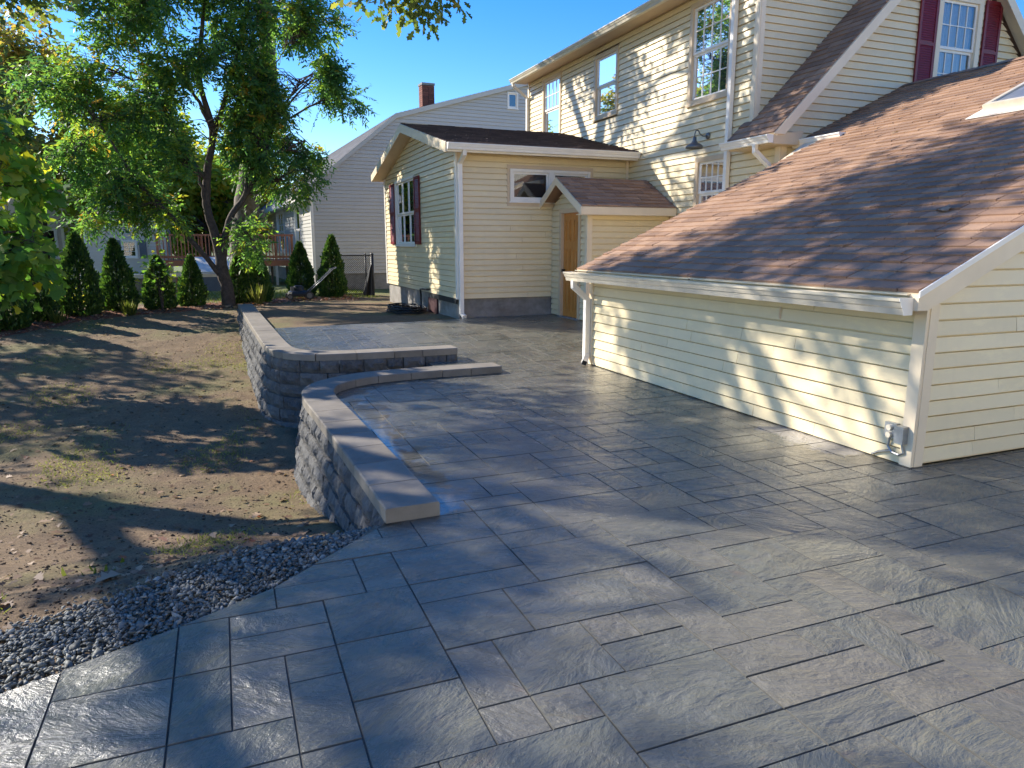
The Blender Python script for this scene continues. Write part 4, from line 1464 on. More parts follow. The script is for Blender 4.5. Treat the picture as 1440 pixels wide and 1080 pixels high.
def build_neighbour():
    nx, ny = 3.02, 26.0
    n = thing('neighbour_house', (nx, ny, 0), 'pale grey vinyl-sided neighbouring house with brick chimney', 'house')
    G = facing_front(ny)
    W = facing_left(nx)
    prof_top = [(nx, 3.62), (6.08, 6.10), (11.2, 7.62), (16.5, 7.0)]
    zt = lambda x: interp(x, prof_top)
    def uL(z):
        if z <= 3.55:
            return nx + 0.07
        return interp(z + 0.10, [(a[1], a[0]) for a in prof_top[:3]])
    siding(n, G, 0.58, 7.45, uL, 13.5, 'grey_siding', 0.125, [(10.4, 10.82, 6.6, 7.18)])
    window(n, G, 10.44, 10.78, 6.64, 7.14, trim=0.05, casing='white_paint', sash=False)
    siding(n, W, 0.58, 3.5, ny + 0.07, ny + 15.9, 'grey_siding', 0.125, [(28.6, 30.1, 1.2, 3.1), (33.5, 36.2, 1.2, 3.1)])
    window(n, W, 28.7, 30.0, 1.3, 3.0, trim=0.09, casing='white_paint', units=1)
    window(n, W, 33.6, 36.1, 1.3, 3.0, trim=0.09, casing='white_paint', units=2, cols=2, rows=3)
    m = MB()
    body = [(nx + 0.112, 0.5)] + [(x + (0.112 if i == 0 else 0), z - 0.16) for i, (x, z) in enumerate(prof_top)] + [(16.5, 0.5)]
    m.prism([(x, ny + 0.112, z) for x, z in body], (0, 15.8, 0), 0.5)
    m.build('wall', 'grey_siding', n)
    m = MB()
    m.box(nx + 0.03, 16.4, ny + 0.03, ny + 15.8, -0.4, 0.59, 0.5)
    m.build('foundation', 'foundation_concrete', n)
    m = MB()
    W.box(m, ny - 0.02, ny + 0.07, 0.57, 3.55, -0.024, 0.030, 0.5)
    G.box(m, nx + 0.0005, nx + 0.07, 0.57, 3.55, -0.024, 0.0275, 0.5)
    m.build('corner_board', 'white_paint', n)
    # roof slabs with shingle courses
    ext = [(2.62, 3.28)] + prof_top[1:]
    first = True
    for (x0, z0), (x1, z1) in zip(ext, ext[1:]):
        m = MB()
        m.prism([(x0, ny - 0.10, z0), (x1, ny - 0.10, z1), (x1, ny - 0.10, z1 - 0.12), (x0, ny - 0.10, z0 - 0.12)], (0, 16.1, 0), 0.5)
        r = m.build('roof', 'grey_roofing', n)
        L = math.hypot(x1 - x0, z1 - z0)
        k = int(L / 0.16)
        mm = MB()
        for i in range(k):
            a, b = i / k, (i + 1) / k
            xa, za, xb, zb = x0 + (x1 - x0) * a, z0 + (z1 - z0) * a + 0.014, x0 + (x1 - x0) * b, z0 + (z1 - z0) * b + 0.004
            y = ny - 0.10
            while y < ny + 16:
                w = random.uniform(0.5, 1.1)
                mm.face([(xa, y, za), (xa, y + w - 0.01, za), (xb, y + w - 0.01, zb), (xb, y, zb)])
                y += w
        mm.build('shingle_field', 'grey_roofing', r, kind='stuff')
        m = MB()
        m.prism([(x0, ny - 0.125, z0 + 0.005), (x1, ny - 0.125, z1 + 0.005), (x1, ny - 0.125, z1 - 0.16), (x0, ny - 0.125, z0 - 0.16)], (0, 0.024, 0), 0.5)
        m.build('rake_board', 'grey_siding', n)
    m = MB()
    m.box(2.60, 2.64, ny - 0.1, ny + 16, 3.06, 3.27, 0.5)
    m.box(2.64, nx + 0.05, ny - 0.1, ny + 16, 3.06, 3.09, 0.5)
    m.build('fascia', 'white_paint', n)
    # chimney of single bricks, then a crown
    c = MB()
    c.box(7.68, 8.12, 27.82, 28.24, 5.9, 7.56, 0.3)
    ch = c.build('chimney', 'joint_concrete', n)
    for k in range(20):
        z = 6.02 + k * 0.076
        for side in range(4):
            for q in range(2):
                m = MB()
                off = 0.11 if k % 2 else 0
                a0 = q * 0.23 - off * (q == 1) * 0
                if side in (0, 2):
                    y = 27.80 if side == 0 else 28.245
                    m.box(7.675 + a0, 7.675 + a0 + 0.222, y, y + 0.02, z, z + 0.066)
                else:
                    x = 7.66 if side == 1 else 8.125
                    m.box(x, x + 0.02, 27.815 + a0 * 0.95, 27.815 + a0 * 0.95 + 0.212, z, z + 0.066)
                m.build('brick', 'brick_red', ch)
    m = MB()
    m.box(7.64, 8.16, 27.78, 28.28, 7.55, 7.63, 0.2)
    m.build('chimney_crown', 'foundation_concrete', ch)
    rotated(n, 2.3)
    return n
build_neighbour()

def build_deck(name, label, x0, x1, y0, y1, zf, zr, side_left=True):
    d = thing(name, (x0, y0, 0), label, 'deck')
    m = MB()
    m.box(x0, x1, y0, y1, zf - 0.22, zf - 0.03, 0.4)
    m.build('deck_frame', 'deck_wood', d)
    y = y0 - 0.02
    while y < y1:
        m = MB()
        m.box(x0 - 0.02, x1 + 0.02, y, y + 0.13, zf - 0.03, zf, None)
        m.build('deck_board', 'deck_wood', d)
        y += 0.138
    posts = [x0, (x0 + x1) / 2, x1 - 0.09]
    for x in posts:
        for y in (y0, y1 - 0.09):
            m = MB()
            m.box(x, x + 0.09, y - 0.001, y + 0.09, -0.25, zf - 0.22, None)
            m.build('post', 'grey_board' if y > y0 else 'pale_cap', d)
        m = MB()
        m.box(x, x + 0.09, y0 - 0.025, y0 + 0.065, zf, zr + 0.02, None)
        m.build('rail_post', 'deck_wood', d)
    for z0, z1 in ((zr - 0.05, zr), (zf + 0.09, zf + 0.15)):
        m = MB()
        m.box(x0 - 0.03, x1 + 0.03, y0 - 0.04, y0 - 0.026, z0, z1, None)
        m.box(x0 - 0.03, x1 + 0.03, y0 - 0.026, y0 + 0.05, z1 + 0.001, z1 + 0.03, None)
        m.build('rail', 'deck_wood', d)
        m = MB()
        xs = x0 - 0.03 if side_left else x1
        m.box(xs, xs + 0.04, y0 + 0.07, y1, z0, z1, None)
        m.build('rail', 'deck_wood', d)
    x = x0 + 0.12
    while x < x1 - 0.1:
        m = MB()
        m.box(x, x + 0.04, y0 - 0.075, y0 - 0.0405, zf + 0.02, zr - 0.01, None)
        m.build('baluster', 'deck_wood', d)
        x += 0.125
    return d
build_deck('deck', 'small red-brown wooden deck attached to the grey neighbouring house', 1.30, 2.72, 30.0, 33.0, 0.98, 1.96)
build_deck('deck', 'wide red-brown wooden deck behind the forked tree and shed', -2.25, 0.9, 31.0, 34.0, 0.98, 1.96)

def build_shed():
    s = thing('garden_shed', (-4.75, 32.5, 0), 'taupe shed with small gridded window and blue-grey shutters', 'shed')
    F = facing_front(32.5)
    top = lambda u: 2.55 + 0
    siding(s, F, 0.02, 2.45, -4.78, -1.95, 'taupe_siding', 0.115, [(-3.62, -3.02, 1.05, 1.76)])
    window(s, F, -3.56, -3.08, 1.11, 1.70, trim=0.05, casing='white_paint', sash=False, cols=2, rows=3)
    for a in (-3.86, -2.96):
        m = MB()
        F.box(m, a, a + 0.26, 1.06, 1.76, 0.014, 0.04, 0.5)
        m.build('shutter', 'slate_blue_paint', s)
    m = MB()
    m.box(-4.85, -1.95, 32.61, 35.5, -0.1, 2.46, 0.5)
    m.build('wall', 'taupe_siding', s)
    m = MB()
    F.box(m, -4.86, -4.78, 0.0, 2.46, -0.1, 0.024, 0.5)
    m.build('corner_board', 'white_paint', s)
    m = MB()
    m.prism([(-5.05, 32.35, 2.38), (-3.4, 32.35, 3.5), (-1.75, 32.35, 2.38), (-1.75, 32.35, 2.48), (-3.4, 32.35, 3.6), (-5.05, 32.35, 2.48)], (0, 3.3, 0), 0.5)
    m.build('roof', 'grey_roofing', s)
    m = MB()
    m.prism([(-4.8, 32.49, 2.46), (-3.4, 32.49, 3.48), (-2.0, 32.49, 2.46)], (0, 0.1, 0), 0.5)
    m.build('gable', 'taupe_siding', s)
    return s
build_shed()

def build_far_house():
    f = thing('far_house', (-9, 42, 0), 'grey two-storey house far behind the trees on the left', 'house')
    F = facing_front(42)
    siding(f, F, 0.2, 4.6, -12.5, -6.1, 'taupe_siding', 0.16, [(-8.4, -7.4, 0.9, 2.4), (-10.9, -9.7, 0.9, 2.4)])
    window(f, F, -8.3, -7.5, 1.0, 2.3, trim=0.1, casing='white_paint')
    window(f, F, -10.8, -9.8, 1.0, 2.3, trim=0.1, casing='white_paint')
    m = MB()
    m.box(-12.5, -6.1, 42.11, 50, -0.3, 4.6, 0.5)
    m.build('wall', 'taupe_siding', f)
    m = MB()
    m.prism([(-12.8, 41.7, 4.55), (-9.3, 41.7, 6.4), (-5.8, 41.7, 4.55)], (0, 8.6, 0), 0.5)
    m.build('roof', 'grey_roofing', f)
    m = MB()
    F2 = facing_front(43.0)
    F2.box(m, -6.1, -4.9, 0, 3.2, -2, 0, 0.5)
    m.build('side_bay', 'taupe_siding', f)
    m = MB()
    m.prism([(-6.15, 42.6, 3.05), (-4.75, 42.6, 3.05), (-4.75, 43.4, 3.6), (-6.15, 43.4, 3.6)], (0, 0, 0.12), 0.5)
    m.prism([(-6.15, 42.55, 2.2), (-4.75, 42.55, 2.2), (-4.75, 43.0, 2.6), (-6.15, 43.0, 2.6)], (0, 0, 0.12), 0.5)
    m.build('awning', 'navy_roofing', f)
    m = MB()
    for z in (2.93, 2.1):
        m.box(-6.2, -4.7, 42.5, 42.56, z, z + 0.12, 0.5)
    m.box(-7.15, -7.02, 41.5, 41.62, -0.2, 2.6, 0.5)
    m.build('trim', 'white_paint', f)
    return f
build_far_house()

def build_low_shed():
    s = thing('lean_to', (-1.6, 27.2, 0), 'low green-grey lean-to with pale sloping roof behind the tree trunk', 'lean-to')
    m = MB()
    m.box(-0.75, 0.62, 27.2, 28.6, -0.2, 0.62, 0.5)
    m.build('wall', 'slate_blue_paint', s)
    m = MB()
    m.prism([(-0.85, 27.05, 0.62), (0.72, 27.05, 0.62), (0.72, 28.7, 1.10), (-0.85, 28.7, 1.10)], (0, 0, 0.05), 0.5)
    m.build('roof', 'pale_cap', s)
    for i, x in enumerate((-1.58, -1.40, -1.22, -1.04)):
        m = MB()
        m.box(x, x + 0.15, 27.2, 27.24, -0.1, 0.62, None)
        m.build('plank', 'deck_wood', s)
    m = MB()
    m.box(-1.62, -0.76, 27.245, 27.3, 0.3, 0.4, None)
    m.build('plank', 'deck_wood', s)
    return s
build_low_shed()

def build_low_fence():
    f = thing('low_fence', (-6.5, 23.5, 0), 'low weathered board fence with pale cap behind the evergreens', 'fence')
    x = -7.5
    i = 0
    while x < -1.35:
        m = MB()
        h = 0.62 + random.uniform(-0.01, 0.01)
        m.box(x, x + 0.135, 23.5 + random.uniform(-0.006, 0.006), 23.53, -0.25, h, None)
        m.build('board', 'grey_board', f)
        x += 0.142
    x = -7.5
    while x < -1.4:
        m = MB()
        m.box(x, x + 1.5, 23.42, 23.60, 0.64, 0.74, None)
        m.build('fence_cap', 'pale_cap', f)
        m = MB()
        m.box(x, x + 0.09, 23.535, 23.63, -0.3, 0.635, None)
        m.build('post', 'grey_board', f)
        x += 1.503
    return f
build_low_fence()

def build_bounce_house():
    # added house, unseen behind the camera: bounces warm sunlight onto the camera-facing walls
    y = -10.0
    m = MB()
    prof = [(-9.0, -0.1), (17.0, -0.1), (17.0, 5.6), (4.0, 9.2), (-9.0, 5.6)]
    m.prism([(x, y, z) for x, z in prof], (0, -9, 0), 0.5)
    o = m.build('bounce_house', 'bounce_siding')
    structure(o)
    o['label'] = 'added unseen cream house behind the camera for bounce light'
    m = MB()
    for k in range(46):
        z = 0.3 + k * 0.19
        w = 13.0 if z < 5.6 else max(0.2, 13.0 * (9.2 - z) / 3.6)
        m.prism([(4 - w, y + 0.02, z), (4 - w, y + 0.001, z + 0.18), (4 - w, y + 0.001, z)], (2 * w, 0, 0), 0.5)
    s = m.build('siding_course', 'bounce_siding', o)
    s['kind'] = 'stuff'
    m = MB()
    for sg in (1, -1):
        m.prism([(4, y + 0.4, 9.3), (4 + sg * 13.6, y + 0.4, 5.5), (4 + sg * 13.6, y + 0.4, 5.65), (4, y + 0.4, 9.46)], (0, -9.8, 0), 0.5)
    m.build('roof', 'grey_roofing', o)
    for x in (-5, 0, 5, 10):
        for z in (1.0, 3.6):
            m = MB()
            m.box(x, x + 1.1, y + 0.02, y + 0.06, z, z + 1.5, 0.5)
            w = m.build('window', 'white_paint', o)
            m = MB()
            m.box(x + 0.1, x + 1.0, y + 0.061, y + 0.065, z + 0.1, z + 1.4, 0.5)
            m.build('pane', 'dark_interior', w)
siding_mat('bounce_siding', (0.80, 0.73, 0.58))
build_bounce_house()

# ---------------------------------------------------------------- chain-link fence, mower, hose, tarp
def build_chain_fence():
    A, B = Vector((3.30, 23.0, 0)), Vector((4.43, 22.8, 0))
    H = 1.26
    f = thing('chain_link_fence', A, 'black chain-link fence panel beside the far sunroom corner', 'fence')
    for p, r in ((A, 0.03), (A.lerp(B, 0.82), 0.025), (B, 0.05)):
        m = MB()
        m.tube([p + Vector((0, 0, -0.2)), p + Vector((0, 0, H + 0.03))], r, 10, 0.5)
        ps = m.build('post', 'black_metal', f, True)
        m = MB()
        m.lathe([(r * 1.15, 0), (r * 1.15, 0.02), (r * 0.6, 0.05), (0.001, 0.06)], p + Vector((0, 0, H + 0.02)), 10)
        m.build('post_cap', 'black_metal', ps, True)
    for z in (H, 0.06):
        m = MB()
        m.tube([A + Vector((0, 0, z)), B + Vector((0, 0, z))], 0.02, 8, 0.5)
        m.build('rail', 'black_metal', f, True)
    m = MB()
    d = (B - A)
    L = d.length
    u = d.normalized()
    s = 0.062
    k = -int(H / s)
    while k * s < L:
        for sg in (1, -1):
            x0 = k * s
            a0, a1 = max(0, x0), min(L, x0 + H)
            if a1 - a0 > 0.02:
                z0, z1 = (a0 - x0, a1 - x0) if sg == 1 else (H - (a0 - x0), H - (a1 - x0))
                m.tube([A + u * a0 + Vector((0, 0.004 * sg, z0)), A + u * a1 + Vector((0, 0.004 * sg, z1))], 0.0045, 3, 0.5, cap=False)
        k += 1
    m.build('wire_mesh', 'black_metal', f)
    return f
build_chain_fence()

def build_tarp():
    m = MB()
    base = [(4.02, 22.50), (4.12, 22.42), (4.20, 22.52), (4.28, 22.42), (4.36, 22.53), (4.42, 22.5), (4.44, 22.66), (4.05, 22.66)]
    top = (4.40, 22.66, 0.98)
    n = len(base)
    ring = [[(x, y, 0.0) for x, y in base], [(x * 0.6 + 4.36 * 0.4, y * 0.7 + 22.64 * 0.3, 0.45 + 0.03 * (i % 2)) for i, (x, y) in enumerate(base)], [(x * 0.15 + 4.39 * 0.85, y * 0.2 + 22.66 * 0.8, 0.95 + 0.02 * (i % 2)) for i, (x, y) in enumerate(base)]]
    for a, b in zip(ring, ring[1:]):
        for i in range(n):
            m.face([a[i], a[(i + 1) % n], b[(i + 1) % n], b[i]], 0.5)
    m.face(ring[-1], 0.5)
    o = m.build('folded_tarp', 'black_rubber')
    tag(o, 'black folded cloth leaning against the chain-link fence post', 'tarp')
build_tarp()

def build_hose():
    rnd = random.Random(4)
    m = MB()
    pts = []
    for i in range(240):
        a = i * 0.33
        r = 0.30 + 0.12 * math.sin(i * 0.11) + rnd.uniform(-0.03, 0.03)
        pts.append((3.82 + 1.0 * r * math.cos(a), 15.9 + 1.6 * r * math.sin(a), 0.115 + 0.018 * (i // 38) + rnd.uniform(0, 0.03)))
    m.tube(pts, 0.016, 6, 0.5)
    m.tube([pts[-1], (4.05, 16.2, 0.2), (4.22, 16.4, 0.13), (4.29, 16.42, 0.11)], 0.016, 6, 0.5)
    o = m.build('garden_hose', 'black_rubber', smooth=True)
    tag(o, 'tangled black hose heaped on the dirt by the sunroom foundation', 'hose')
build_hose()

def build_mower():
    o = thing('lawn_mower', (2.05, 21.7, 0.03), 'black push lawn mower with long tilted handle by the small evergreens', 'lawn mower')
    b = Vector((2.05, 21.7, 0.03))
    m = MB()
    ring = [(-0.30, -0.18), (-0.22, -0.25), (0.20, -0.25), (0.28, -0.16), (0.28, 0.16), (0.20, 0.25), (-0.22, 0.25), (-0.30, 0.18)]
    lv = [(1.0, 0.10), (1.02, 0.16), (0.9, 0.23), (0.6, 0.26)]
    for (s0, z0), (s1, z1) in zip(lv, lv[1:]):
        for i in range(8):
            p, q = ring[i], ring[(i + 1) % 8]
            m.face([b + Vector((p[0] * s0, p[1] * s0, z0)), b + Vector((q[0] * s0, q[1] * s0, z0)), b + Vector((q[0] * s1, q[1] * s1, z1)), b + Vector((p[0] * s1, p[1] * s1, z1))], 0.5)
    m.face([b + Vector((p[0] * 0.6, p[1] * 0.6, 0.26)) for p in ring], 0.5)
    m.build('mower_deck', 'black_metal', o)
    m = MB()
    m.lathe([(0.001, 0.15), (0.10, 0.15), (0.14, 0.12), (0.15, 0.02), (0.16, 0.0)], b + Vector((0, 0, 0.25)), 16)
    e = m.build('engine', 'black_rubber', o, True)
    m = MB()
    m.box(b.x - 0.22, b.x - 0.10, b.y - 0.07, b.y + 0.07, b.z + 0.26, b.z + 0.36, 0.5)
    m.build('air_filter', 'mower_grey', e)
    for x, r in ((-0.27, 0.09), (0.27, 0.12)):
        for y in (-0.27, 0.27):
            m = MB()
            m.tube([b + Vector((x, y - 0.025, r)), b + Vector((x, y + 0.025, r))], r, 16, 0.5)
            w = m.build('wheel', 'black_rubber', o)
            m = MB()
            m.tube([b + Vector((x, y - 0.032, r)), b + Vector((x, y - 0.024, r))], r * 0.62, 12, 0.5)
            m.build('hub', 'mower_grey', w)
    for y in (-0.2, 0.2):
        m = MB()
        m.tube([b + Vector((0.22, y, 0.18)), b + Vector((0.62, y, 0.52)), b + Vector((0.98, y * 0.9, 0.86)), b + Vector((1.08, y * 0.8, 0.90))], 0.013, 8, 0.5)
        m.build('handle_bar', 'galvanised', o, True)
    m = MB()
    m.tube([b + Vector((1.08, -0.165, 0.90)), b + Vector((1.10, 0, 0.905)), b + Vector((1.08, 0.165, 0.90))], 0.016, 8, 0.5)
    m.build('grip', 'black_rubber', o, True)
build_mower()
# ---------------------------------------------------------------- foliage helpers
DIAMOND = np.array([(0, 0), (0.45, 0.5), (1, 0), (0.45, -0.5)])
LANCE = np.array([(0, 0), (0.25, 0.42), (0.6, 0.40), (1, 0), (0.6, -0.40), (0.25, -0.42)])
OAK = np.array([(0, 0), (0.15, 0.22), (0.3, 0.18), (0.42, 0.5), (0.55, 0.24), (0.72, 0.42), (0.85, 0.15), (1, 0), (0.85, -0.15), (0.72, -0.42), (0.55, -0.24), (0.42, -0.5), (0.3, -0.18), (0.15, -0.22)])
MAPLE = np.array([(0, 0), (0.05, 0.32), (0.28, 0.30), (0.42, 0.62), (0.56, 0.26), (0.78, 0.24), (1, 0), (0.78, -0.24), (0.56, -0.26), (0.42, -0.62), (0.28, -0.30), (0.05, -0.32)])

def unit(a):
    return a / np.maximum(np.linalg.norm(a, axis=1, keepdims=True), 1e-9)

def leaf_mesh(name, P, D, N, L, Wd, tint, mat, shape=DIAMOND, fold=0.25, parent=None, kind=None):
    """One leaf-shaped face per row: P base, D along, N normal."""
    n, k = len(P), len(shape)
    D = unit(D)
    S = unit(np.cross(N, D))
    N = np.cross(D, S)
    u = shape[:, 0][None, :, None]
    v = shape[:, 1][None, :, None]
    L = np.asarray(L)[:, None, None]
    Wd = np.asarray(Wd)[:, None, None]
    V = P[:, None, :] + D[:, None, :] * u * L + S[:, None, :] * v * Wd + N[:, None, :] * (np.abs(v) * Wd * fold - 0.25 * fold * u * u * L)
    V = V.reshape(-1, 3)
    me = bpy.data.meshes.new(name)
    me.vertices.add(n * k)
    me.vertices.foreach_set('co', V.astype(np.float32).ravel())
    me.loops.add(n * k)
    me.loops.foreach_set('vertex_index', np.arange(n * k, dtype=np.int32))
    me.polygons.add(n)
    me.polygons.foreach_set('loop_start', np.arange(0, n * k, k, dtype=np.int32))
    me.update(calc_edges=True)
    at = me.attributes.new('tint', 'FLOAT', 'FACE')
    at.data.foreach_set('value', np.clip(tint, 0, 1).astype(np.float32))
    me.materials.append(M[mat])
    o = bpy.data.objects.new(name, me)
    link(o, parent)
    if kind:
        o['kind'] = kind
    return o

def in_clump(rng, c, n, gap, freq, seed):
    """Twig starts inside an ellipsoid, thinned where a noise field is low, so that the crown has holes."""
    out = []
    tries = 0
    while len(out) < n and tries < n * 12:
        tries += 1
        d = rng.normal(size=3)
        d /= np.linalg.norm(d)
        r = rng.random() ** 0.42
        q = d * r
        p = np.array(c[:3]) + q * np.array(c[3:6])
        if noise.noise((p[0] * freq + seed, p[1] * freq, p[2] * freq)) < gap:
            continue
        out.append((p, q))
    return out

def grow_tree(name, label, cat, base, stems, clumps, bark, leaf, seed, shape=LANCE, leaf_l=0.13, leaf_w=0.045, per_twig=9, twig=0.42, droop=0.35, gap=-0.12, freq=0.55, tint_mu=0.42, tint_sd=0.2, group=None, limb_r=0.06, twig_share=0.5, more=1.0):
    """stems: list of (points, radii); clumps: (x, y, z, rx, ry, rz, twigs, stem index, stem point index)."""
    rng = np.random.default_rng(seed)
    rnd = random.Random(seed)
    t = thing(name, base, label, cat, group)
    mb = MB()
    for pts, rad in stems:
        # soften the path
        P2, R2 = [], []
        pv = [Vector(p) for p in pts]
        for i in range(len(pv) - 1):
            p0, p1, p2, p3 = pv[max(i - 1, 0)], pv[i], pv[i + 1], pv[min(i + 2, len(pv) - 1)]
            for k in range(5):
                q = k / 5
                c = 0.5 * ((2 * p1) + (p2 - p0) * q + (2 * p0 - 5 * p1 + 4 * p2 - p3) * q * q + (3 * p1 - p0 - 3 * p2 + p3) * q ** 3)
                r = rad[i] + (rad[i + 1] - rad[i]) * q
                c += Vector((rnd.uniform(-1, 1), rnd.uniform(-1, 1), 0)) * r * 0.12
                P2.append(c)
                R2.append(r * (1 + rnd.uniform(-0.05, 0.05)))
        P2.append(pv[-1])
        R2.append(rad[-1])
        mb.tube(P2, R2, 10, 0.5)
    Ps, Ds, Ns, Ts = [], [], [], []
    for ci, c in enumerate(clumps):
        cen = Vector(c[:3])
        pts, rad = stems[c[7]]
        a = Vector(pts[c[8]])
        mid = a.lerp(cen, 0.5) + Vector((rnd.uniform(-0.2, 0.2), rnd.uniform(-0.2, 0.2), 0.22 * (cen - a).length * 0.6))
        r0 = min(limb_r, rad[c[8]] * 0.8)
        limb = []
        for k in range(9):
            q = k / 8
            limb.append(a * (1 - q) ** 2 + mid * 2 * q * (1 - q) + cen * q * q + Vector((rnd.uniform(-1, 1), rnd.uniform(-1, 1), rnd.uniform(-1, 1))) * 0.05 * (0 < k))
        mb.tube(limb, [r0 * (1 - 0.72 * k / 8) for k in range(9)], 6, 0.5)
        tw = in_clump(rng, c, int(abs(c[6]) * more), gap if c[6] > 0 else -9, freq, seed * 3.7)
        clump_tint = rng.normal(0, 0.06)
        for i, (p, q) in enumerate(tw):
            d = q * 0.8 + rng.normal(size=3) * 0.45
            d[2] -= droop * 0.6
            d /= np.linalg.norm(d)
            Ps.append(p)
            Ds.append(d)
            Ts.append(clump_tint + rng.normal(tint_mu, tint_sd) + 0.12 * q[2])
            pv = Vector(p)
            if rng.random() < twig_share:
                if rng.random() < 0.35:
                    s0 = limb[rnd.randint(4, 8)]
                    mm = s0.lerp(pv, 0.5) + Vector((0, 0, 0.10)) + Vector(rng.normal(size=3) * 0.08)
                    mb.tube([s0, mm, pv], [r0 * 0.22 + 0.006, r0 * 0.13 + 0.004, 0.004], 4, 0.5, cap=False)
                mb.tube([pv - Vector(d) * twig * 0.3, pv + Vector(d) * twig * 0.9], [0.005, 0.002], 3, 0.5, cap=False)
    Ps, Ds, Ts = np.array(Ps), np.array(Ds), np.array(Ts)
    n = len(Ps)
    up = np.tile(np.array([[0, 0, 1.0]]), (n, 1))
    S = unit(np.cross(Ds, up + rng.normal(size=(n, 3)) * 0.35))
    LP, LD, LN, LT, LL, LW = [], [], [], [], [], []
    for j in range(per_twig):
        q = (j + 0.6) / per_twig
        sg = 1 if j % 2 else -1
        base_p = Ps + Ds * (twig * q)[..., None] if np.ndim(twig) else Ps + Ds * twig * q
        base_p = base_p + np.array([0, 0, -1]) * droop * twig * 0.35 * q * q
        dirs = Ds * 0.55 + S * 0.8 * sg + rng.normal(size=(n, 3)) * 0.28
        dirs[:, 2] -= droop
        nr = np.cross(unit(dirs), S * sg) + rng.normal(size=(n, 3)) * 0.45
        nr[:, 2] += 0.35
        LP.append(base_p)
        LD.append(dirs)
        LN.append(nr)
        LT.append(Ts + rng.normal(0, 0.07, n))
        sc = rng.uniform(0.7, 1.25, n)
        LL.append(leaf_l * sc)
        LW.append(leaf_w * sc)
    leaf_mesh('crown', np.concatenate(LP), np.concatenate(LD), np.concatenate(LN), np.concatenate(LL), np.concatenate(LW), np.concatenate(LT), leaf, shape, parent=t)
    mb.build('trunk', bark, t, True)
    return t

# ---------------------------------------------------------------- trees
# the forked tree in the middle of the yard
st = [
    ([(0.15, 20.4, -0.15), (0.10, 20.4, 0.5), (0.02, 20.4, 1.05), (-0.06, 20.4, 1.7), (-0.22, 20.42, 2.6), (-0.12, 20.4, 3.5), (0.05, 20.3, 4.4), (-0.15, 20.35, 5.6), (0.05, 20.3, 7.2), (0.2, 20.3, 9.0)], [0.20, 0.16, 0.145, 0.11, 0.10, 0.09, 0.08, 0.065, 0.045, 0.02]),
    ([(0.04, 20.4, 0.95), (0.12, 20.38, 1.6), (0.34, 20.36, 2.3), (0.66, 20.4, 2.75), (1.12, 20.45, 3.5), (1.5, 20.5, 4.6), (1.7, 20.5, 6.2)], [0.10, 0.09, 0.08, 0.07, 0.055, 0.045, 0.02]),
    ([(0.08, 20.4, 0.62), (-0.25, 20.34, 1.15), (-0.62, 20.3, 1.65), (-1.1, 20.25, 2.35), (-1.75, 20.2, 3.1), (-2.3, 20.1, 4.2)], [0.075, 0.065, 0.06, 0.05, 0.04, 0.02]),
    ([(0.05, 20.38, 4.3), (0.45, 20.2, 5.3), (0.9, 20.1, 6.6), (1.2, 20.1, 8.0)], [0.06, 0.05, 0.035, 0.015]),
    ([(-0.18, 20.4, 3.2), (-0.8, 20.5, 4.2), (-1.3, 20.6, 5.4), (-1.6, 20.6, 7.0)], [0.06, 0.05, 0.035, 0.015]),
]
cl = [
    (-2.55, 20.0, 4.4, 0.95, 1.0, 0.75, 260, 2, 5), (-2.1, 20.3, 3.1, 0.9, 0.9, 0.65, 230, 2, 4), (-1.4, 20.0, 2.55, 0.8, 0.8, 0.55, 190, 2, 3),
    (-2.0, 20.4, 5.6, 1.1, 1.0, 0.7, 280, 4, 2), (-2.3, 20.4, 6.9, 1.1, 1.0, 0.7, 280, 4, 3), (-1.1, 20.3, 4.9, 0.9, 1.0, 0.8, 240, 4, 1),
    (-0.9, 20.2, 7.2, 1.3, 1.2, 0.9, 360, 4, 3), (0.2, 20.2, 6.3, 1.1, 1.1, 0.9, 320, 0, 7), (0.3, 20.2, 8.4, 1.6, 1.4, 1.0, 420, 0, 8),
    (1.4, 20.2, 7.4, 1.2, 1.1, 0.9, 340, 3, 2), (2.4, 20.3, 6.9, 1.1, 1.0, 0.8, 300, 1, 6), (2.3, 20.4, 5.8, 1.0, 0.9, 0.7, 260, 1, 5),
    (3.0, 20.4, 6.2, 0.8, 0.7, 0.4, 130, 1, 5), (1.6, 20.4, 4.9, 0.9, 0.8, 0.7, 240, 1, 4), (2.3, 20.5, 4.3, 0.7, 0.7, 0.6, 170, 1, 4),
    (1.8, 20.3, 3.4, 0.75, 0.7, 0.55, 180, 1, 3), (0.9, 20.3, 3.9, 0.6, 0.7, 0.6, 120, 1, 3), (0.0, 20.1, 4.6, 0.8, 0.8, 0.6, 130, 0, 5),
    (-0.6, 20.2, 3.6, 0.7, 0.8, 0.6, 120, 0, 4), (0.75, 20.2, 1.75, 0.5, 0.5, 0.45, 90, 1, 2), (-3.0, 20.1, 3.7, 0.5, 0.6, 0.5, 90, 2, 5),
    (3.35, 20.3, 5.4, 0.5, 0.6, 0.35, 60, 1, 5), (-0.5, 20.2, 5.9, 0.8, 0.9, 0.7, 200, 0, 6), (-2.75, 20.2, 2.3, 0.5, 0.5, 0.4, 80, 2, 4),
    (1.2, 20.1, 4.3, 0.7, 0.6, 0.6, 150, 1, 4), (1.3, 20.1, 5.6, 0.7, 0.6, 0.6, 150, 1, 5), (0.6, 20.1, 5.2, 0.6, 0.6, 0.5, 110, 3, 1), (-3.3, 20.1, 5.2, 0.7, 0.7, 0.5, 120, 2, 5), (-1.9, 20.1, 7.9, 1.2, 1.0, 0.7, 240, 4, 3),
]
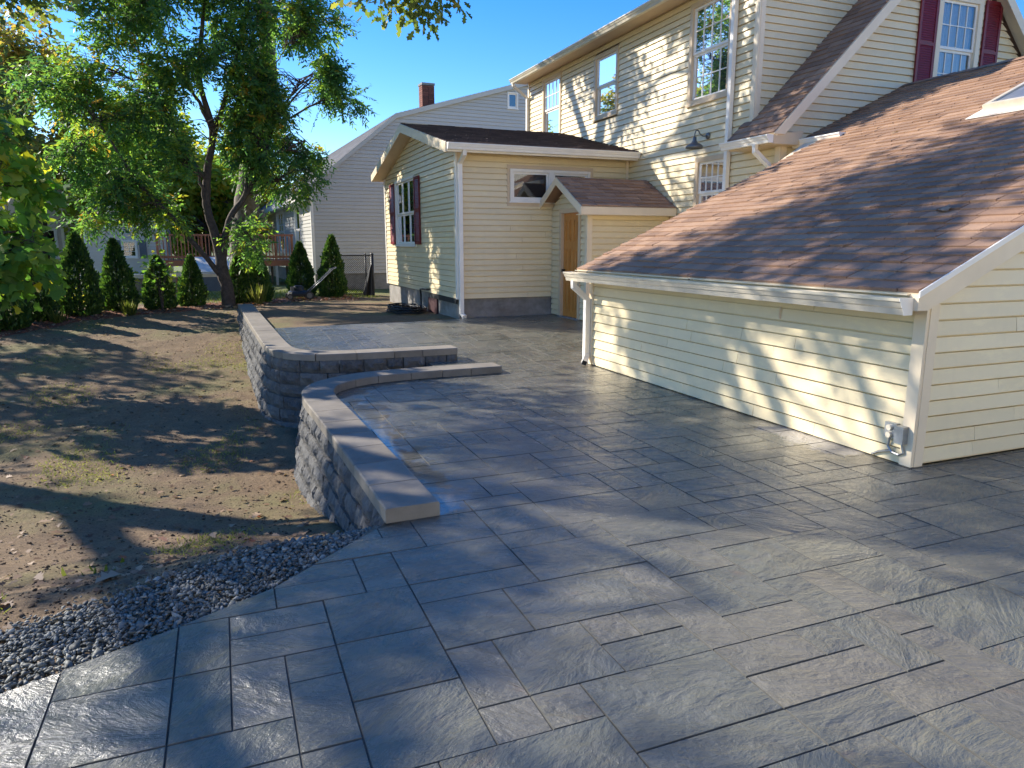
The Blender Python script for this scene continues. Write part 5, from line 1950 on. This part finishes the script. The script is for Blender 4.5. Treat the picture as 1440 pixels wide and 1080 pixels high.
grow_tree('ash_tree', 'dark green tree with forked slender trunk at the end of the long wall', 'tree', (0.15, 20.4, 0), st, cl, 'bark', 'leaf_ash', 31, LANCE, 0.13, 0.048, 11, 0.46, 0.32, gap=0.02, freq=0.85, tint_mu=0.48, tint_sd=0.22, more=1.05)

# the old oak behind it: thick trunk in view, crown above the frame, one long limb reaching over the house
st = [
    ([(0.60, 21.9, -0.2), (0.62, 21.9, 0.6), (0.68, 21.9, 1.6), (0.80, 21.9, 2.8), (1.10, 21.9, 4.2), (1.42, 21.9, 5.6), (1.62, 21.9, 7.4), (1.5, 21.8, 9.2), (1.2, 21.6, 11.2)], [0.50, 0.42, 0.38, 0.33, 0.28, 0.25, 0.22, 0.17, 0.10]),
    ([(1.6, 21.9, 7.2), (2.4, 20.2, 8.6), (3.0, 17.8, 9.2), (3.5, 15.6, 8.4), (3.65, 14.2, 7.3), (3.55, 13.4, 6.5)], [0.085, 0.05, 0.036, 0.026, 0.018, 0.010]),
    ([(1.55, 21.85, 8.6), (0.2, 20.5, 10.2), (-1.2, 20.4, 11.4), (-1.6, 20.8, 12.6)], [0.12, 0.09, 0.06, 0.03]),
    ([(1.5, 21.8, 9.0), (2.9, 22.3, 10.6), (4.0, 22.8, 12.2)], [0.15, 0.11, 0.05]),
    ([(1.2, 21.6, 11.0), (0.6, 21.4, 12.6), (0.2, 21.0, 14.2)], [0.12, 0.08, 0.04]),
]
cl = [
    (3.45, 13.3, 6.02, 0.75, 0.5, 0.30, -75, 1, 5), (2.85, 13.2, 6.12, 0.55, 0.5, 0.26, -40, 1, 5), (3.7, 15.2, 8.6, 1.1, 1.2, 0.7, 110, 1, 3), (3.0, 17.4, 9.9, 1.4, 1.4, 0.8, 130, 1, 2),
    (-0.2, 20.0, 11.0, 1.7, 1.6, 1.0, 190, 2, 1), (-1.3, 20.6, 12.0, 1.6, 1.5, 0.9, 130, 2, 2),
    (4.0, 22.6, 12.6, 1.8, 1.8, 1.1, 200, 3, 2), (2.8, 22.2, 11.0, 1.4, 1.4, 0.9, 130, 3, 1), (0.3, 21.0, 14.6, 2.2, 2.0, 1.2, 260, 4, 2), (1.4, 21.6, 12.4, 1.6, 1.6, 1.0, 160, 0, 8),
    (1.3, 20.6, 10.0, 1.2, 1.2, 0.7, 110, 0, 7), (0.4, 19.8, 9.2, 1.0, 1.0, 0.6, 80, 2, 1), (2.6, 19.4, 9.4, 0.9, 0.9, 0.5, 60, 1, 1),
]
oak = grow_tree('oak_tree', 'massive old oak trunk with a burl standing behind the forked tree', 'tree', (0.60, 21.9, 0), st, cl, 'oak_bark', 'leaf_oak', 44, OAK, 0.19, 0.13, 5, 0.5, 0.25, gap=0.06, freq=0.42, limb_r=0.08)
m = MB()
m.lathe([(0.02, -0.30), (0.22, -0.24), (0.34, -0.06), (0.33, 0.10), (0.22, 0.26), (0.02, 0.32)], (0, 0, 0), 14)
m.v = [(1.02 + x * (1 + 0.2 * noise.noise((x * 4, y * 4, z * 4))), 21.78 + y, 2.22 + z + 0.06 * noise.noise((x * 5, y * 5, z * 5))) for x, y, z in m.v]
m.build('burl', 'oak_bark', oak, True)

# broad shade tree left of the frame; its boughs hang into the top left corner
st = [
    ([(-8.3, 13.6, -0.7), (-8.2, 13.6, 1.5), (-8.0, 13.5, 4.0), (-7.7, 13.4, 6.5), (-7.4, 13.3, 9.0)], [0.38, 0.32, 0.28, 0.22, 0.10]),
    ([(-8.0, 13.5, 4.2), (-6.6, 13.0, 6.0), (-5.0, 12.8, 7.6), (-3.2, 13.2, 8.8), (-1.6, 13.8, 9.4)], [0.16, 0.11, 0.075, 0.05, 0.025]),
    ([(-7.9, 13.5, 5.0), (-8.6, 12.0, 6.8), (-9.2, 10.6, 8.0)], [0.16, 0.12, 0.05]),
    ([(-7.7, 13.4, 6.4), (-6.6, 14.6, 8.0), (-5.0, 15.6, 9.6), (-3.4, 16.4, 10.6)], [0.12, 0.085, 0.055, 0.03]),
    ([(-6.6, 13.0, 6.0), (-5.4, 12.2, 6.1), (-4.2, 11.8, 5.8), (-3.0, 11.9, 5.25)], [0.09, 0.06, 0.04, 0.015]),
]
cl = [
    (-7.2, 13.2, 9.4, 1.9, 1.9, 1.1, 140, 0, 4), (-5.2, 12.6, 8.4, 1.6, 1.6, 0.9, 120, 1, 2), (-3.3, 13.2, 9.2, 1.6, 1.6, 0.8, 200, 1, 3), (-1.5, 13.9, 9.7, 1.4, 1.4, 0.7, 150, 1, 4),
    (-9.0, 10.9, 8.2, 1.8, 1.7, 1.0, 110, 2, 2), (-6.2, 14.8, 8.6, 1.5, 1.5, 0.9, 190, 3, 1), (-4.6, 15.7, 10.0, 1.6, 1.6, 0.8, 190, 3, 2), (-3.2, 16.4, 11.0, 1.5, 1.5, 0.8, 160, 3, 3),
    (-8.4, 12.6, 6.6, 1.4, 1.4, 0.8, 90, 2, 1), (-2.55, 11.9, 4.98, 0.55, 0.5, 0.28, 60, 4, 3), (-6.6, 11.0, 7.4, 1.4, 1.4, 0.8, 80, 1, 1), (-9.4, 14.6, 8.8, 1.7, 1.7, 1.0, 110, 0, 3),
    (-4.2, 15.0, 8.3, 1.1, 1.1, 0.7, 120, 3, 1), (-4.5, 16.3, 8.5, 1.1, 1.1, 0.7, 110, 3, 2), (-3.4, 14.2, 7.9, 0.9, 0.9, 0.6, 80, 1, 2),
]
grow_tree('shade_tree', 'tall tree left of the yard whose leaf tips hang into the top left corner', 'tree', (-8.3, 13.6, -0.6), st, cl, 'bark', 'leaf_oak', 57, OAK, 0.17, 0.11, 6, 0.5, 0.3, gap=0.06, freq=0.42, limb_r=0.09)

# young maple close at the left edge
st = [
    ([(-4.47, 13.4, -0.6), (-4.42, 13.4, 0.8), (-4.27, 13.45, 2.0), (-4.12, 13.5, 3.2), (-4.07, 13.5, 4.4)], [0.11, 0.09, 0.075, 0.055, 0.025]),
    ([(-4.39, 13.42, 1.1), (-3.77, 13.2, 1.5), (-3.07, 13.0, 1.75), (-2.57, 12.9, 1.8)], [0.05, 0.035, 0.025, 0.01]),
    ([(-4.27, 13.45, 2.1), (-3.57, 13.2, 2.6), (-2.87, 13.0, 2.75)], [0.05, 0.035, 0.015]),
]
cl = [
    (-3.62, 13.3, 4.2, 0.8, 0.8, 0.6, 80, 0, 4), (-3.52, 13.2, 3.3, 0.75, 0.8, 0.5, 90, 0, 3), (-3.02, 13.0, 2.55, 0.6, 0.7, 0.32, 75, 2, 2), (-3.37, 13.1, 1.9, 0.7, 0.7, 0.35, 80, 1, 2),
    (-2.87, 12.9, 1.45, 0.6, 0.6, 0.35, 70, 1, 3), (-3.47, 13.1, 1.15, 0.6, 0.6, 0.35, 70, 1, 2), (-4.67, 13.6, 3.0, 1.0, 1.0, 0.8, 90, 0, 3), (-4.27, 13.4, 5.0, 0.9, 0.9, 0.6, 80, 0, 4),
]
grow_tree('maple_tree', 'young maple with broad yellow-green leaves at the left edge', 'tree', (-4.47, 13.4, -0.6), st, cl, 'bark', 'leaf_maple', 63, MAPLE, 0.19, 0.19, 4, 0.38, 0.35, gap=-0.1, freq=0.6, tint_mu=0.5, tint_sd=0.25)

# background trees
def backdrop(label, x, y, h, r, leaf, seed, n=230, leaf_l=0.34, shape=DIAMOND, tint=0.45, low=0.35, name='broadleaf_tree'):
    rnd = random.Random(seed)
    st = [([(x, y, -0.3), (x + 0.1, y, h * 0.3), (x - 0.1, y, h * 0.6), (x, y, h * 0.9)], [0.03 * h, 0.024 * h, 0.016 * h, 0.006 * h])]
    cl = []
    for i in range(11):
        a = i * 2.4 + rnd.uniform(-0.3, 0.3)
        q = (i + 0.5) / 11
        rr = r * (0.75 if q < 0.7 else 0.4) * rnd.uniform(0.5, 1.05)
        cl.append((x + rr * math.cos(a), y + rr * math.sin(a), h * (low + (0.95 - low) * q), r * 0.48, r * 0.48, r * 0.36, n, 0, 1 if q < 0.35 else (2 if q < 0.75 else 3)))
    grow_tree(name, label, 'tree', (x, y, 0), st, cl, 'bark', leaf, seed, shape, leaf_l, leaf_l * 0.55, 5, 0.7, 0.25, gap=-0.12, freq=0.4, tint_mu=tint, limb_r=0.12, twig_share=0.25, group='trees behind the yard')
backdrop('tall grey-green tree with thinning crown at the upper left', -9.4, 35.0, 10.6, 3.0, 'leaf_oak', 101, n=150, leaf_l=0.30, tint=0.5, low=0.42)
backdrop('tall olive-brown tree in the upper left behind the maple', -8.0, 41.0, 11.6, 2.8, 'leaf_oak', 102, n=150, leaf_l=0.30, tint=0.75, low=0.45)
backdrop('green tree rising far behind the taupe shed', -3.4, 46.0, 9.6, 3.2, 'leaf_gold', 103, n=110, tint=0.1, low=0.5)
backdrop('low golden-yellow tree glowing behind the wide deck', -0.6, 38.0, 5.6, 2.3, 'leaf_gold', 104, n=170, low=0.3)
backdrop('yellow-green tree behind the taupe shed roof', -3.6, 40.0, 6.6, 2.5, 'leaf_gold', 105, n=170, tint=0.25, low=0.3)
backdrop('orange-tinged tree between the forked tree and the grey house', 1.6, 44.0, 6.6, 2.2, 'leaf_gold', 106, n=150, tint=0.75, low=0.3)
backdrop('distant green treetop showing above the grey neighbouring roof', 17.6, 47.0, 10.6, 2.6, 'leaf_oak', 107, n=120, tint=0.45)
backdrop('leafy shade tree far left beyond the lawn', -12.8, 19.6, 8.6, 2.9, 'leaf_ash', 108, n=55, leaf_l=0.24, low=0.45)
backdrop('rounded shade tree left behind the evergreen row', -10.4, 21.6, 8.2, 2.4, 'leaf_oak', 109, n=50, leaf_l=0.24, low=0.4)
backdrop('wide dark tree at the far left horizon', -18.0, 44.0, 9.5, 4.2, 'leaf_ash', 110, n=170, low=0.25)

# ---------------------------------------------------------------- evergreen row
def cedar_variant(seed):
    rng = np.random.default_rng(seed)
    n = 5200
    h = rng.random(n) ** 1.25
    prof = np.interp(h, [0, 0.06, 0.2, 0.45, 0.75, 0.93, 1.0], [0.17, 0.215, 0.235, 0.20, 0.115, 0.045, 0.008])
    a = rng.uniform(0, 2 * np.pi, n)
    lump = 1 + 0.10 * np.sin(a * 3 + h * 17 + seed) + 0.08 * np.sin(a * 5 - h * 29)
    r = prof * lump * np.where(rng.random(n) < 0.7, rng.uniform(0.86, 1.05, n), rng.uniform(0.4, 0.9, n))
    P = np.stack([r * np.cos(a), r * np.sin(a), h], 1)
    D = np.stack([np.cos(a) * 0.55, np.sin(a) * 0.55, np.full(n, 0.9)], 1) + rng.normal(size=(n, 3)) * 0.35
    N = np.stack([-np.sin(a), np.cos(a), np.zeros(n)], 1) + rng.normal(size=(n, 3)) * 0.5
    L = rng.uniform(0.035, 0.075, n)
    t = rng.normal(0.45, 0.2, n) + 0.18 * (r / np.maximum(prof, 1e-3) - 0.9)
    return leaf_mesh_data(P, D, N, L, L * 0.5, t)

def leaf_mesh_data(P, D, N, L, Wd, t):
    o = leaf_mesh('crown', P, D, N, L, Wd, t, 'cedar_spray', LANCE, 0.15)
    me = o.data
    bpy.data.objects.remove(o)
    return me
variants = [cedar_variant(s) for s in (1, 2, 3)]
tm = MB()
tm.tube([(0, 0, -0.12), (0, 0, 0.5), (0, 0, 0.85)], [0.028, 0.022, 0.008], 7, 0.5)
trunk_o = tm.build('trunk', 'bark', None, True)
trunk_me = trunk_o.data
bpy.data.objects.remove(trunk_o)
row = [
    (-4.32, 18.0, 1.95, 0.95, 'evergreen cone cut off by the left edge of the yard'),
    (-3.88, 18.9, 1.60, 0.98, 'evergreen cone half hidden behind the maple leaves'),
    (-3.12, 19.45, 1.86, 0.95, 'tallest full evergreen cone in front of the taupe shed corner'),
    (-2.36, 20.05, 1.72, 0.90, 'pointed evergreen cone just below the shed window'),
    (-1.50, 20.2, 1.32, 1.15, 'squat evergreen with pale leafy shoots over its top'),
    (-0.76, 20.75, 1.30, 1.05, 'rounded evergreen left beside the forked trunk'),
    (0.40, 21.05, 1.28, 1.05, 'small dark evergreen tucked behind the forked trunk'),
    (0.96, 21.0, 1.34, 0.95, 'evergreen in front of the old oak beyond the wall end'),
    (2.25, 22.9, 1.62, 1.0, 'slim evergreen beside the lawn mower'),
    (3.08, 22.3, 1.82, 0.88, 'narrow dark evergreen at the chain-link fence'),
]
for i, (x, y, h, w, lab) in enumerate(row):
    z = ground_z(x, y)
    t = thing('arborvitae', (x, y, z), lab, 'evergreen shrub', 'evergreen cones planted in a row')
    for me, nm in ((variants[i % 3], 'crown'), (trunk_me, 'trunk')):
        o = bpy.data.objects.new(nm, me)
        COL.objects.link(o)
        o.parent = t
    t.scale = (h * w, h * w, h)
    t.rotation_euler = (random.uniform(-0.03, 0.03), random.uniform(-0.03, 0.03), i * 1.7)

# pale shoots over the squat evergreen, low clumps, weeds
def shrub(name, label, x, y, z, n, r, h, leaf, seed, shape=MAPLE, L=0.13, cat='shrub', W=None, tint=0.6):
    rng = np.random.default_rng(seed)
    t = thing(name, (x, y, z), label, cat)
    a = rng.uniform(0, 2 * np.pi, n)
    rr = r * rng.random(n) ** 0.5
    hh = h * (0.35 + 0.65 * rng.random(n) ** 0.7) * (1 - 0.35 * (rr / r) ** 2)
    P = np.stack([x + rr * np.cos(a), y + rr * np.sin(a), z + hh], 1)
    D = np.stack([np.cos(a), np.sin(a), np.full(n, 0.1)], 1) + rng.normal(size=(n, 3)) * 0.5
    N = np.stack([np.zeros(n), np.zeros(n), np.ones(n)], 1) + rng.normal(size=(n, 3)) * 0.5
    L_ = rng.uniform(0.7, 1.3, n) * L
    leaf_mesh('foliage', P, D, N, L_, L_ * (W or 0.9), rng.normal(tint, 0.2, n), leaf, shape, parent=t)
    m = MB()
    for k in range(9):
        q = k * 2.4
        e = Vector((x + r * 0.6 * math.cos(q), y + r * 0.6 * math.sin(q), z + h * 0.75))
        m.tube([(x, y, z - 0.05), (x + 0.2 * (e.x - x), y + 0.2 * (e.y - y), z + h * 0.4), e], [0.012, 0.009, 0.004], 5, 0.5)
    m.build('stem', 'bark', t)
shrub('leafy_sapling', 'pale green leafy sapling spreading over the squat evergreen', -1.42, 19.85, ground_z(-1.42, 19.85), 120, 0.48, 1.5, 'leaf_maple', 5, L=0.13)
shrub('golden_shrub', 'low golden-leaved shrub between two evergreen cones at the left', -3.45, 20.2, ground_z(-3.45, 20.2), 240, 0.36, 0.6, 'leaf_gold', 7, LANCE, 0.10, W=0.4)

def blade_clump(name, label, x, y, n, h, spread, seed, tint=0.5, cat='plant'):
    rng = np.random.default_rng(seed)
    z = ground_z(x, y)
    a = rng.uniform(0, 2 * np.pi, n)
    P = np.stack([x + 0.06 * spread * rng.normal(size=n), y + 0.06 * spread * rng.normal(size=n), np.full(n, z)], 1)
    D = np.stack([np.cos(a) * spread, np.sin(a) * spread, rng.uniform(0.7, 1.5, n)], 1)
    N = np.stack([np.cos(a), np.sin(a), np.full(n, 0.3)], 1)
    L = h * rng.uniform(0.6, 1.1, n)
    o = leaf_mesh(name, P, D, N, L, np.full(n, 0.028), rng.normal(tint, 0.2, n), 'grass_blade', LANCE, 0.9)
    tag(o, label, cat)
blade_clump('ornamental_grass', 'yellow-green strappy clump beside the far wall end', 0.86, 20.35, 70, 0.62, 0.75, 1, 0.6)
blade_clump('ornamental_grass', 'low bright grass tuft at the foot of the left evergreens', -3.45, 18.55, 70, 0.42, 1.0, 2, 0.45)
blade_clump('ornamental_grass', 'grass tuft below the pointed evergreen', -2.1, 19.2, 80, 0.40, 0.8, 3, 0.35)
blade_clump('weed', 'tiny green weed sprouting alone from the dirt', -0.85, 4.55, 9, 0.07, 1.2, 4, 0.2)

# ---------------------------------------------------------------- gravel, clods, grass, fallen leaves
def icosphere():
    p = (1 + 5 ** 0.5) / 2
    v = np.array([(-1, p, 0), (1, p, 0), (-1, -p, 0), (1, -p, 0), (0, -1, p), (0, 1, p), (0, -1, -p), (0, 1, -p), (p, 0, -1), (p, 0, 1), (-p, 0, -1), (-p, 0, 1)], float)
    v /= np.linalg.norm(v[0])
    f = np.array([(0, 11, 5), (0, 5, 1), (0, 1, 7), (0, 7, 10), (0, 10, 11), (1, 5, 9), (5, 11, 4), (11, 10, 2), (10, 7, 6), (7, 1, 8), (3, 9, 4), (3, 4, 2), (3, 2, 6), (3, 6, 8), (3, 8, 9), (4, 9, 5), (2, 4, 11), (6, 2, 10), (8, 6, 7), (9, 8, 1)])
    return v, f

def lump_field(name, P, size, flat, mat, seed, label, tint_mu=0.5, smooth_=True):
    rng = np.random.default_rng(seed)
    v, f = icosphere()
    n = len(P)
    V = np.repeat(v[None], n, 0) * (1 + 0.22 * rng.normal(size=(n, 12, 1)))
    sc = np.stack([size * rng.uniform(0.8, 1.3, n), size * rng.uniform(0.6, 1.0, n), size * flat * rng.uniform(0.7, 1.2, n)], 1)
    V = V * sc[:, None, :]
    tx, ty, tz = rng.normal(0, 0.35, n), rng.normal(0, 0.35, n), rng.uniform(0, 6.28, n)
    V[:, :, 2] += V[:, :, 0] * tx[:, None] + V[:, :, 1] * ty[:, None]
    c, s = np.cos(tz)[:, None], np.sin(tz)[:, None]
    X = V[:, :, 0] * c - V[:, :, 1] * s
    Y = V[:, :, 0] * s + V[:, :, 1] * c
    V = np.stack([X, Y, V[:, :, 2]], 2) + P[:, None, :]
    F = (f[None] + (np.arange(n) * 12)[:, None, None]).reshape(-1, 3)
    me = bpy.data.meshes.new(name)
    me.vertices.add(n * 12)
    me.vertices.foreach_set('co', V.astype(np.float32).ravel())
    me.loops.add(len(F) * 3)
    me.loops.foreach_set('vertex_index', F.astype(np.int32).ravel())
    me.polygons.add(len(F))
    me.polygons.foreach_set('loop_start', np.arange(0, len(F) * 3, 3, dtype=np.int32))
    me.update(calc_edges=True)
    if smooth_:
        me.polygons.foreach_set('use_smooth', np.ones(len(F), bool))
    at = me.attributes.new('tint', 'FLOAT', 'FACE')
    at.data.foreach_set('value', np.repeat(np.clip(rng.normal(tint_mu, 0.25, n), 0, 1), 20).astype(np.float32))
    me.materials.append(M[mat])
    o = bpy.data.objects.new(name, me)
    link(o)
    o['kind'] = 'stuff'
    o['label'] = label
    return o

def gravel_width(x):
    return interp(x, [(-6, 0.55), (-2.5, 0.62), (-1.0, 0.66), (-0.3, 0.62), (0.2, 0.55), (0.55, 0.28), (0.72, 0.12)])

def build_gravel():
    rng = np.random.default_rng(77)
    P, S = [], []
    while len(P) < 21000:
        x = rng.uniform(-4.2, 0.76)
        w = gravel_width(x)
        q = rng.random() ** 0.85
        y = edge_y(x) + 0.012 + w * q + 0.07 * (q > 0.75) * rng.normal()
        z = max(-0.012 - 0.05 * q, lawn_z(x, y) + 0.03) if q < 0.9 else lawn_z(x, y) + 0.015
        zz = (-0.022) * (1 - q) + (lawn_z(x, y) + 0.02) * q
        P.append((x, y, zz + rng.uniform(-0.02, 0.012)))
        S.append(0.0055 + rng.gamma(2.6, 0.0018))
    lump_field('gravel', np.array(P), np.array(S), 0.6, 'pebble', 3, 'strip of blue-grey crushed stone along the patio edge', 0.42)
    m = MB()
    xs = np.arange(-4.3, 0.8, 0.1)
    for a, b in zip(xs, xs[1:]):
        for k in range(5):
            q0, q1 = k / 5, (k + 1) / 5
            f = lambda x, q: (x, edge_y(x) + 0.005 + gravel_width(x) * q, -0.045 * (1 - q) + (lawn_z(x, edge_y(x) + gravel_width(x) * q) + 0.0) * q)
            m.face([f(a, q0), f(b, q0), f(b, q1), f(a, q1)], 0.4)
    o = m.build('gravel_bed', 'sand_dirt')
    structure(o)
build_gravel()

def in_lawn(rng, n, y0=3.2, y1=19.0, power=1.8):
    out = []
    while len(out) < n:
        y = y0 + (y1 - y0) * rng.random() ** power
        xl = -0.36 * y - 1.6
        x = rng.uniform(xl, 0.62)
        if y < edge_y(x) + gravel_width(x) + 0.02:
            continue
        if y < 9 and x > 0.55:
            continue
        out.append((x, y, ground_z(x, y)))
    return np.array(out)

rng = np.random.default_rng(5)
P = in_lawn(rng, 11500, power=2.0)
lump_field('soil_clods', P, rng.gamma(1.6, 0.0026, len(P)) + 0.003, 0.7, 'soil_clod', 8, 'small clods of dark soil scattered over the bare yard', 0.4, False)

def build_grass():
    rng = np.random.default_rng(12)
    pts = in_lawn(rng, 80000, power=1.2)
    keep = [i for i, p in enumerate(pts) if noise.noise((p[0] * 0.9, p[1] * 0.6, 7.3)) > 0.12 + 0.25 * rng.random()]
    P = pts[keep]
    n = len(P)
    D = np.stack([rng.normal(size=n) * 0.9, rng.normal(size=n) * 0.9, rng.uniform(0.4, 1.2, n)], 1)
    N = rng.normal(size=(n, 3))
    L = rng.uniform(0.025, 0.065, n)
    o = leaf_mesh('grass', P, D, N, L, np.full(n, 0.006), rng.normal(0.6, 0.25, n), 'grass_blade', DIAMOND, 0.3, kind='stuff')
    o['label'] = 'thin new grass in patches on the bare yard'
    # lusher lawn beyond the evergreens
    x = rng.uniform(-8, 4.4, 14000)
    y = rng.uniform(21.6, 26, 14000)
    P = np.stack([x, y, np.array([ground_z(a, b) for a, b in zip(x, y)])], 1)
    n = len(P)
    D = np.stack([rng.normal(size=n) * 0.5, rng.normal(size=n) * 0.5, np.ones(n)], 1)
    o = leaf_mesh('grass', P, D, rng.normal(size=(n, 3)), rng.uniform(0.05, 0.11, n), np.full(n, 0.012), rng.normal(0.3, 0.2, n), 'grass_blade', DIAMOND, 0.3, kind='stuff')
    o['label'] = 'green lawn grass behind the evergreen row'
build_grass()

def flat_leaves(P, seed, shape, lo, hi, tint_mu, tint_sd, lift=0.012):
    rng = np.random.default_rng(seed)
    n = len(P)
    a = rng.uniform(0, 2 * np.pi, n)
    D = np.stack([np.cos(a), np.sin(a), rng.normal(0, 0.18, n)], 1)
    N = np.stack([rng.normal(0, 0.25, n), rng.normal(0, 0.25, n), np.ones(n)], 1)
    L = rng.uniform(lo, hi, n)
    Q = P.copy()
    Q[:, 2] += lift
    return Q, D, N, L, L * 0.75, np.clip(rng.normal(tint_mu, tint_sd, n), 0, 1)

P = in_lawn(rng, 1700, power=1.35)
a = flat_leaves(P, 21, OAK, 0.035, 0.09, 0.36, 0.24)
o = leaf_mesh('fallen_leaves', *a[:5], a[5], 'dead_leaf', OAK, 0.35, kind='stuff')
o['label'] = 'brown and tan fallen leaves strewn over the yard'
x = rng.uniform(-5, 3.6, 1500)
y = np.array([interp(q, [(-6.5, 17.3), (-4.2, 18.0), (-3.2, 19.2), (-2.3, 19.9), (-1.4, 20.1), (-0.6, 20.6), (0.3, 20.6), (1.0, 20.6), (2.3, 21.8), (3.4, 21.6)]) for q in x]) + rng.normal(0, 0.55, 1500)
P = np.stack([x, y, np.array([ground_z(p, q) for p, q in zip(x, y)]) + 0.03], 1)
a = flat_leaves(P, 22, OAK, 0.06, 0.13, 0.72, 0.2)
o = leaf_mesh('fallen_leaves', *a[:5], a[5], 'dead_leaf', OAK, 0.35, kind='stuff')
o['label'] = 'reddish fallen leaves heaped under the evergreen row'

def one_leaf(label, x, y, z, L, tint, turn, shape=OAK, tilt=(0, 0), lift=0.012):
    P = np.array([(x, y, z + lift)])
    D = np.array([(math.cos(turn), math.sin(turn), tilt[0] * math.cos(turn) + tilt[1] * math.sin(turn) + 0.05)])
    N = np.array([(-tilt[0], -tilt[1], 1.0)])
    o = leaf_mesh('fallen_leaf', P, D, N, [L], [L * 0.75], np.array([tint]), 'dead_leaf', shape, 0.5)
    tag(o, label, 'leaf', 'fallen leaves lying singly')
one_leaf('bright orange-red leaf on the near dirt', -0.43, 4.33, ground_z(-0.43, 4.33), 0.10, 1.0, 0.4)
one_leaf('large pale tan leaf lying near the gravel at lower left', -0.72, 3.98, ground_z(-0.72, 3.98), 0.15, 0.74, 0.6)
one_leaf('pale curled leaf on the dirt near the left edge', -1.12, 3.86, ground_z(-1.12, 3.86), 0.12, 0.7, 2.0)
one_leaf('pale oak leaf on the dirt beside the nearer wall', 0.1, 6.1, ground_z(0.1, 6.1), 0.14, 0.72, 1.0)
one_leaf('big tan curled leaf on the garage shingles near the rake', 5.62, 4.30, roof_z(5.62), 0.15, 0.7, 1.2, MAPLE, (PITCH, 0), 0.02)
one_leaf('small pink-brown leaf lower on the garage shingles', 5.05, 4.72, roof_z(5.05), 0.08, 0.8, 2.2, OAK, (PITCH, 0), 0.02)
one_leaf('brown leaf high on the sunlit garage roof', 8.0, 7.0, roof_z(8.0), 0.12, 0.6, 0.2, OAK, (PITCH, 0), 0.02)
one_leaf('brown leaf midway up the garage roof', 6.3, 5.2, roof_z(6.3), 0.10, 0.55, 2.9, OAK, (PITCH, 0), 0.02)
one_leaf('small dark leaf on the far part of the garage roof', 5.9, 6.9, roof_z(5.9), 0.09, 0.4, 1.9, OAK, (PITCH, 0), 0.02)
one_leaf('red leaf caught on the garage gutter lip', 4.28, 5.9, EAVE_Z - 0.03, 0.07, 0.97, 1.5, OAK, (0, 0), 0.01)
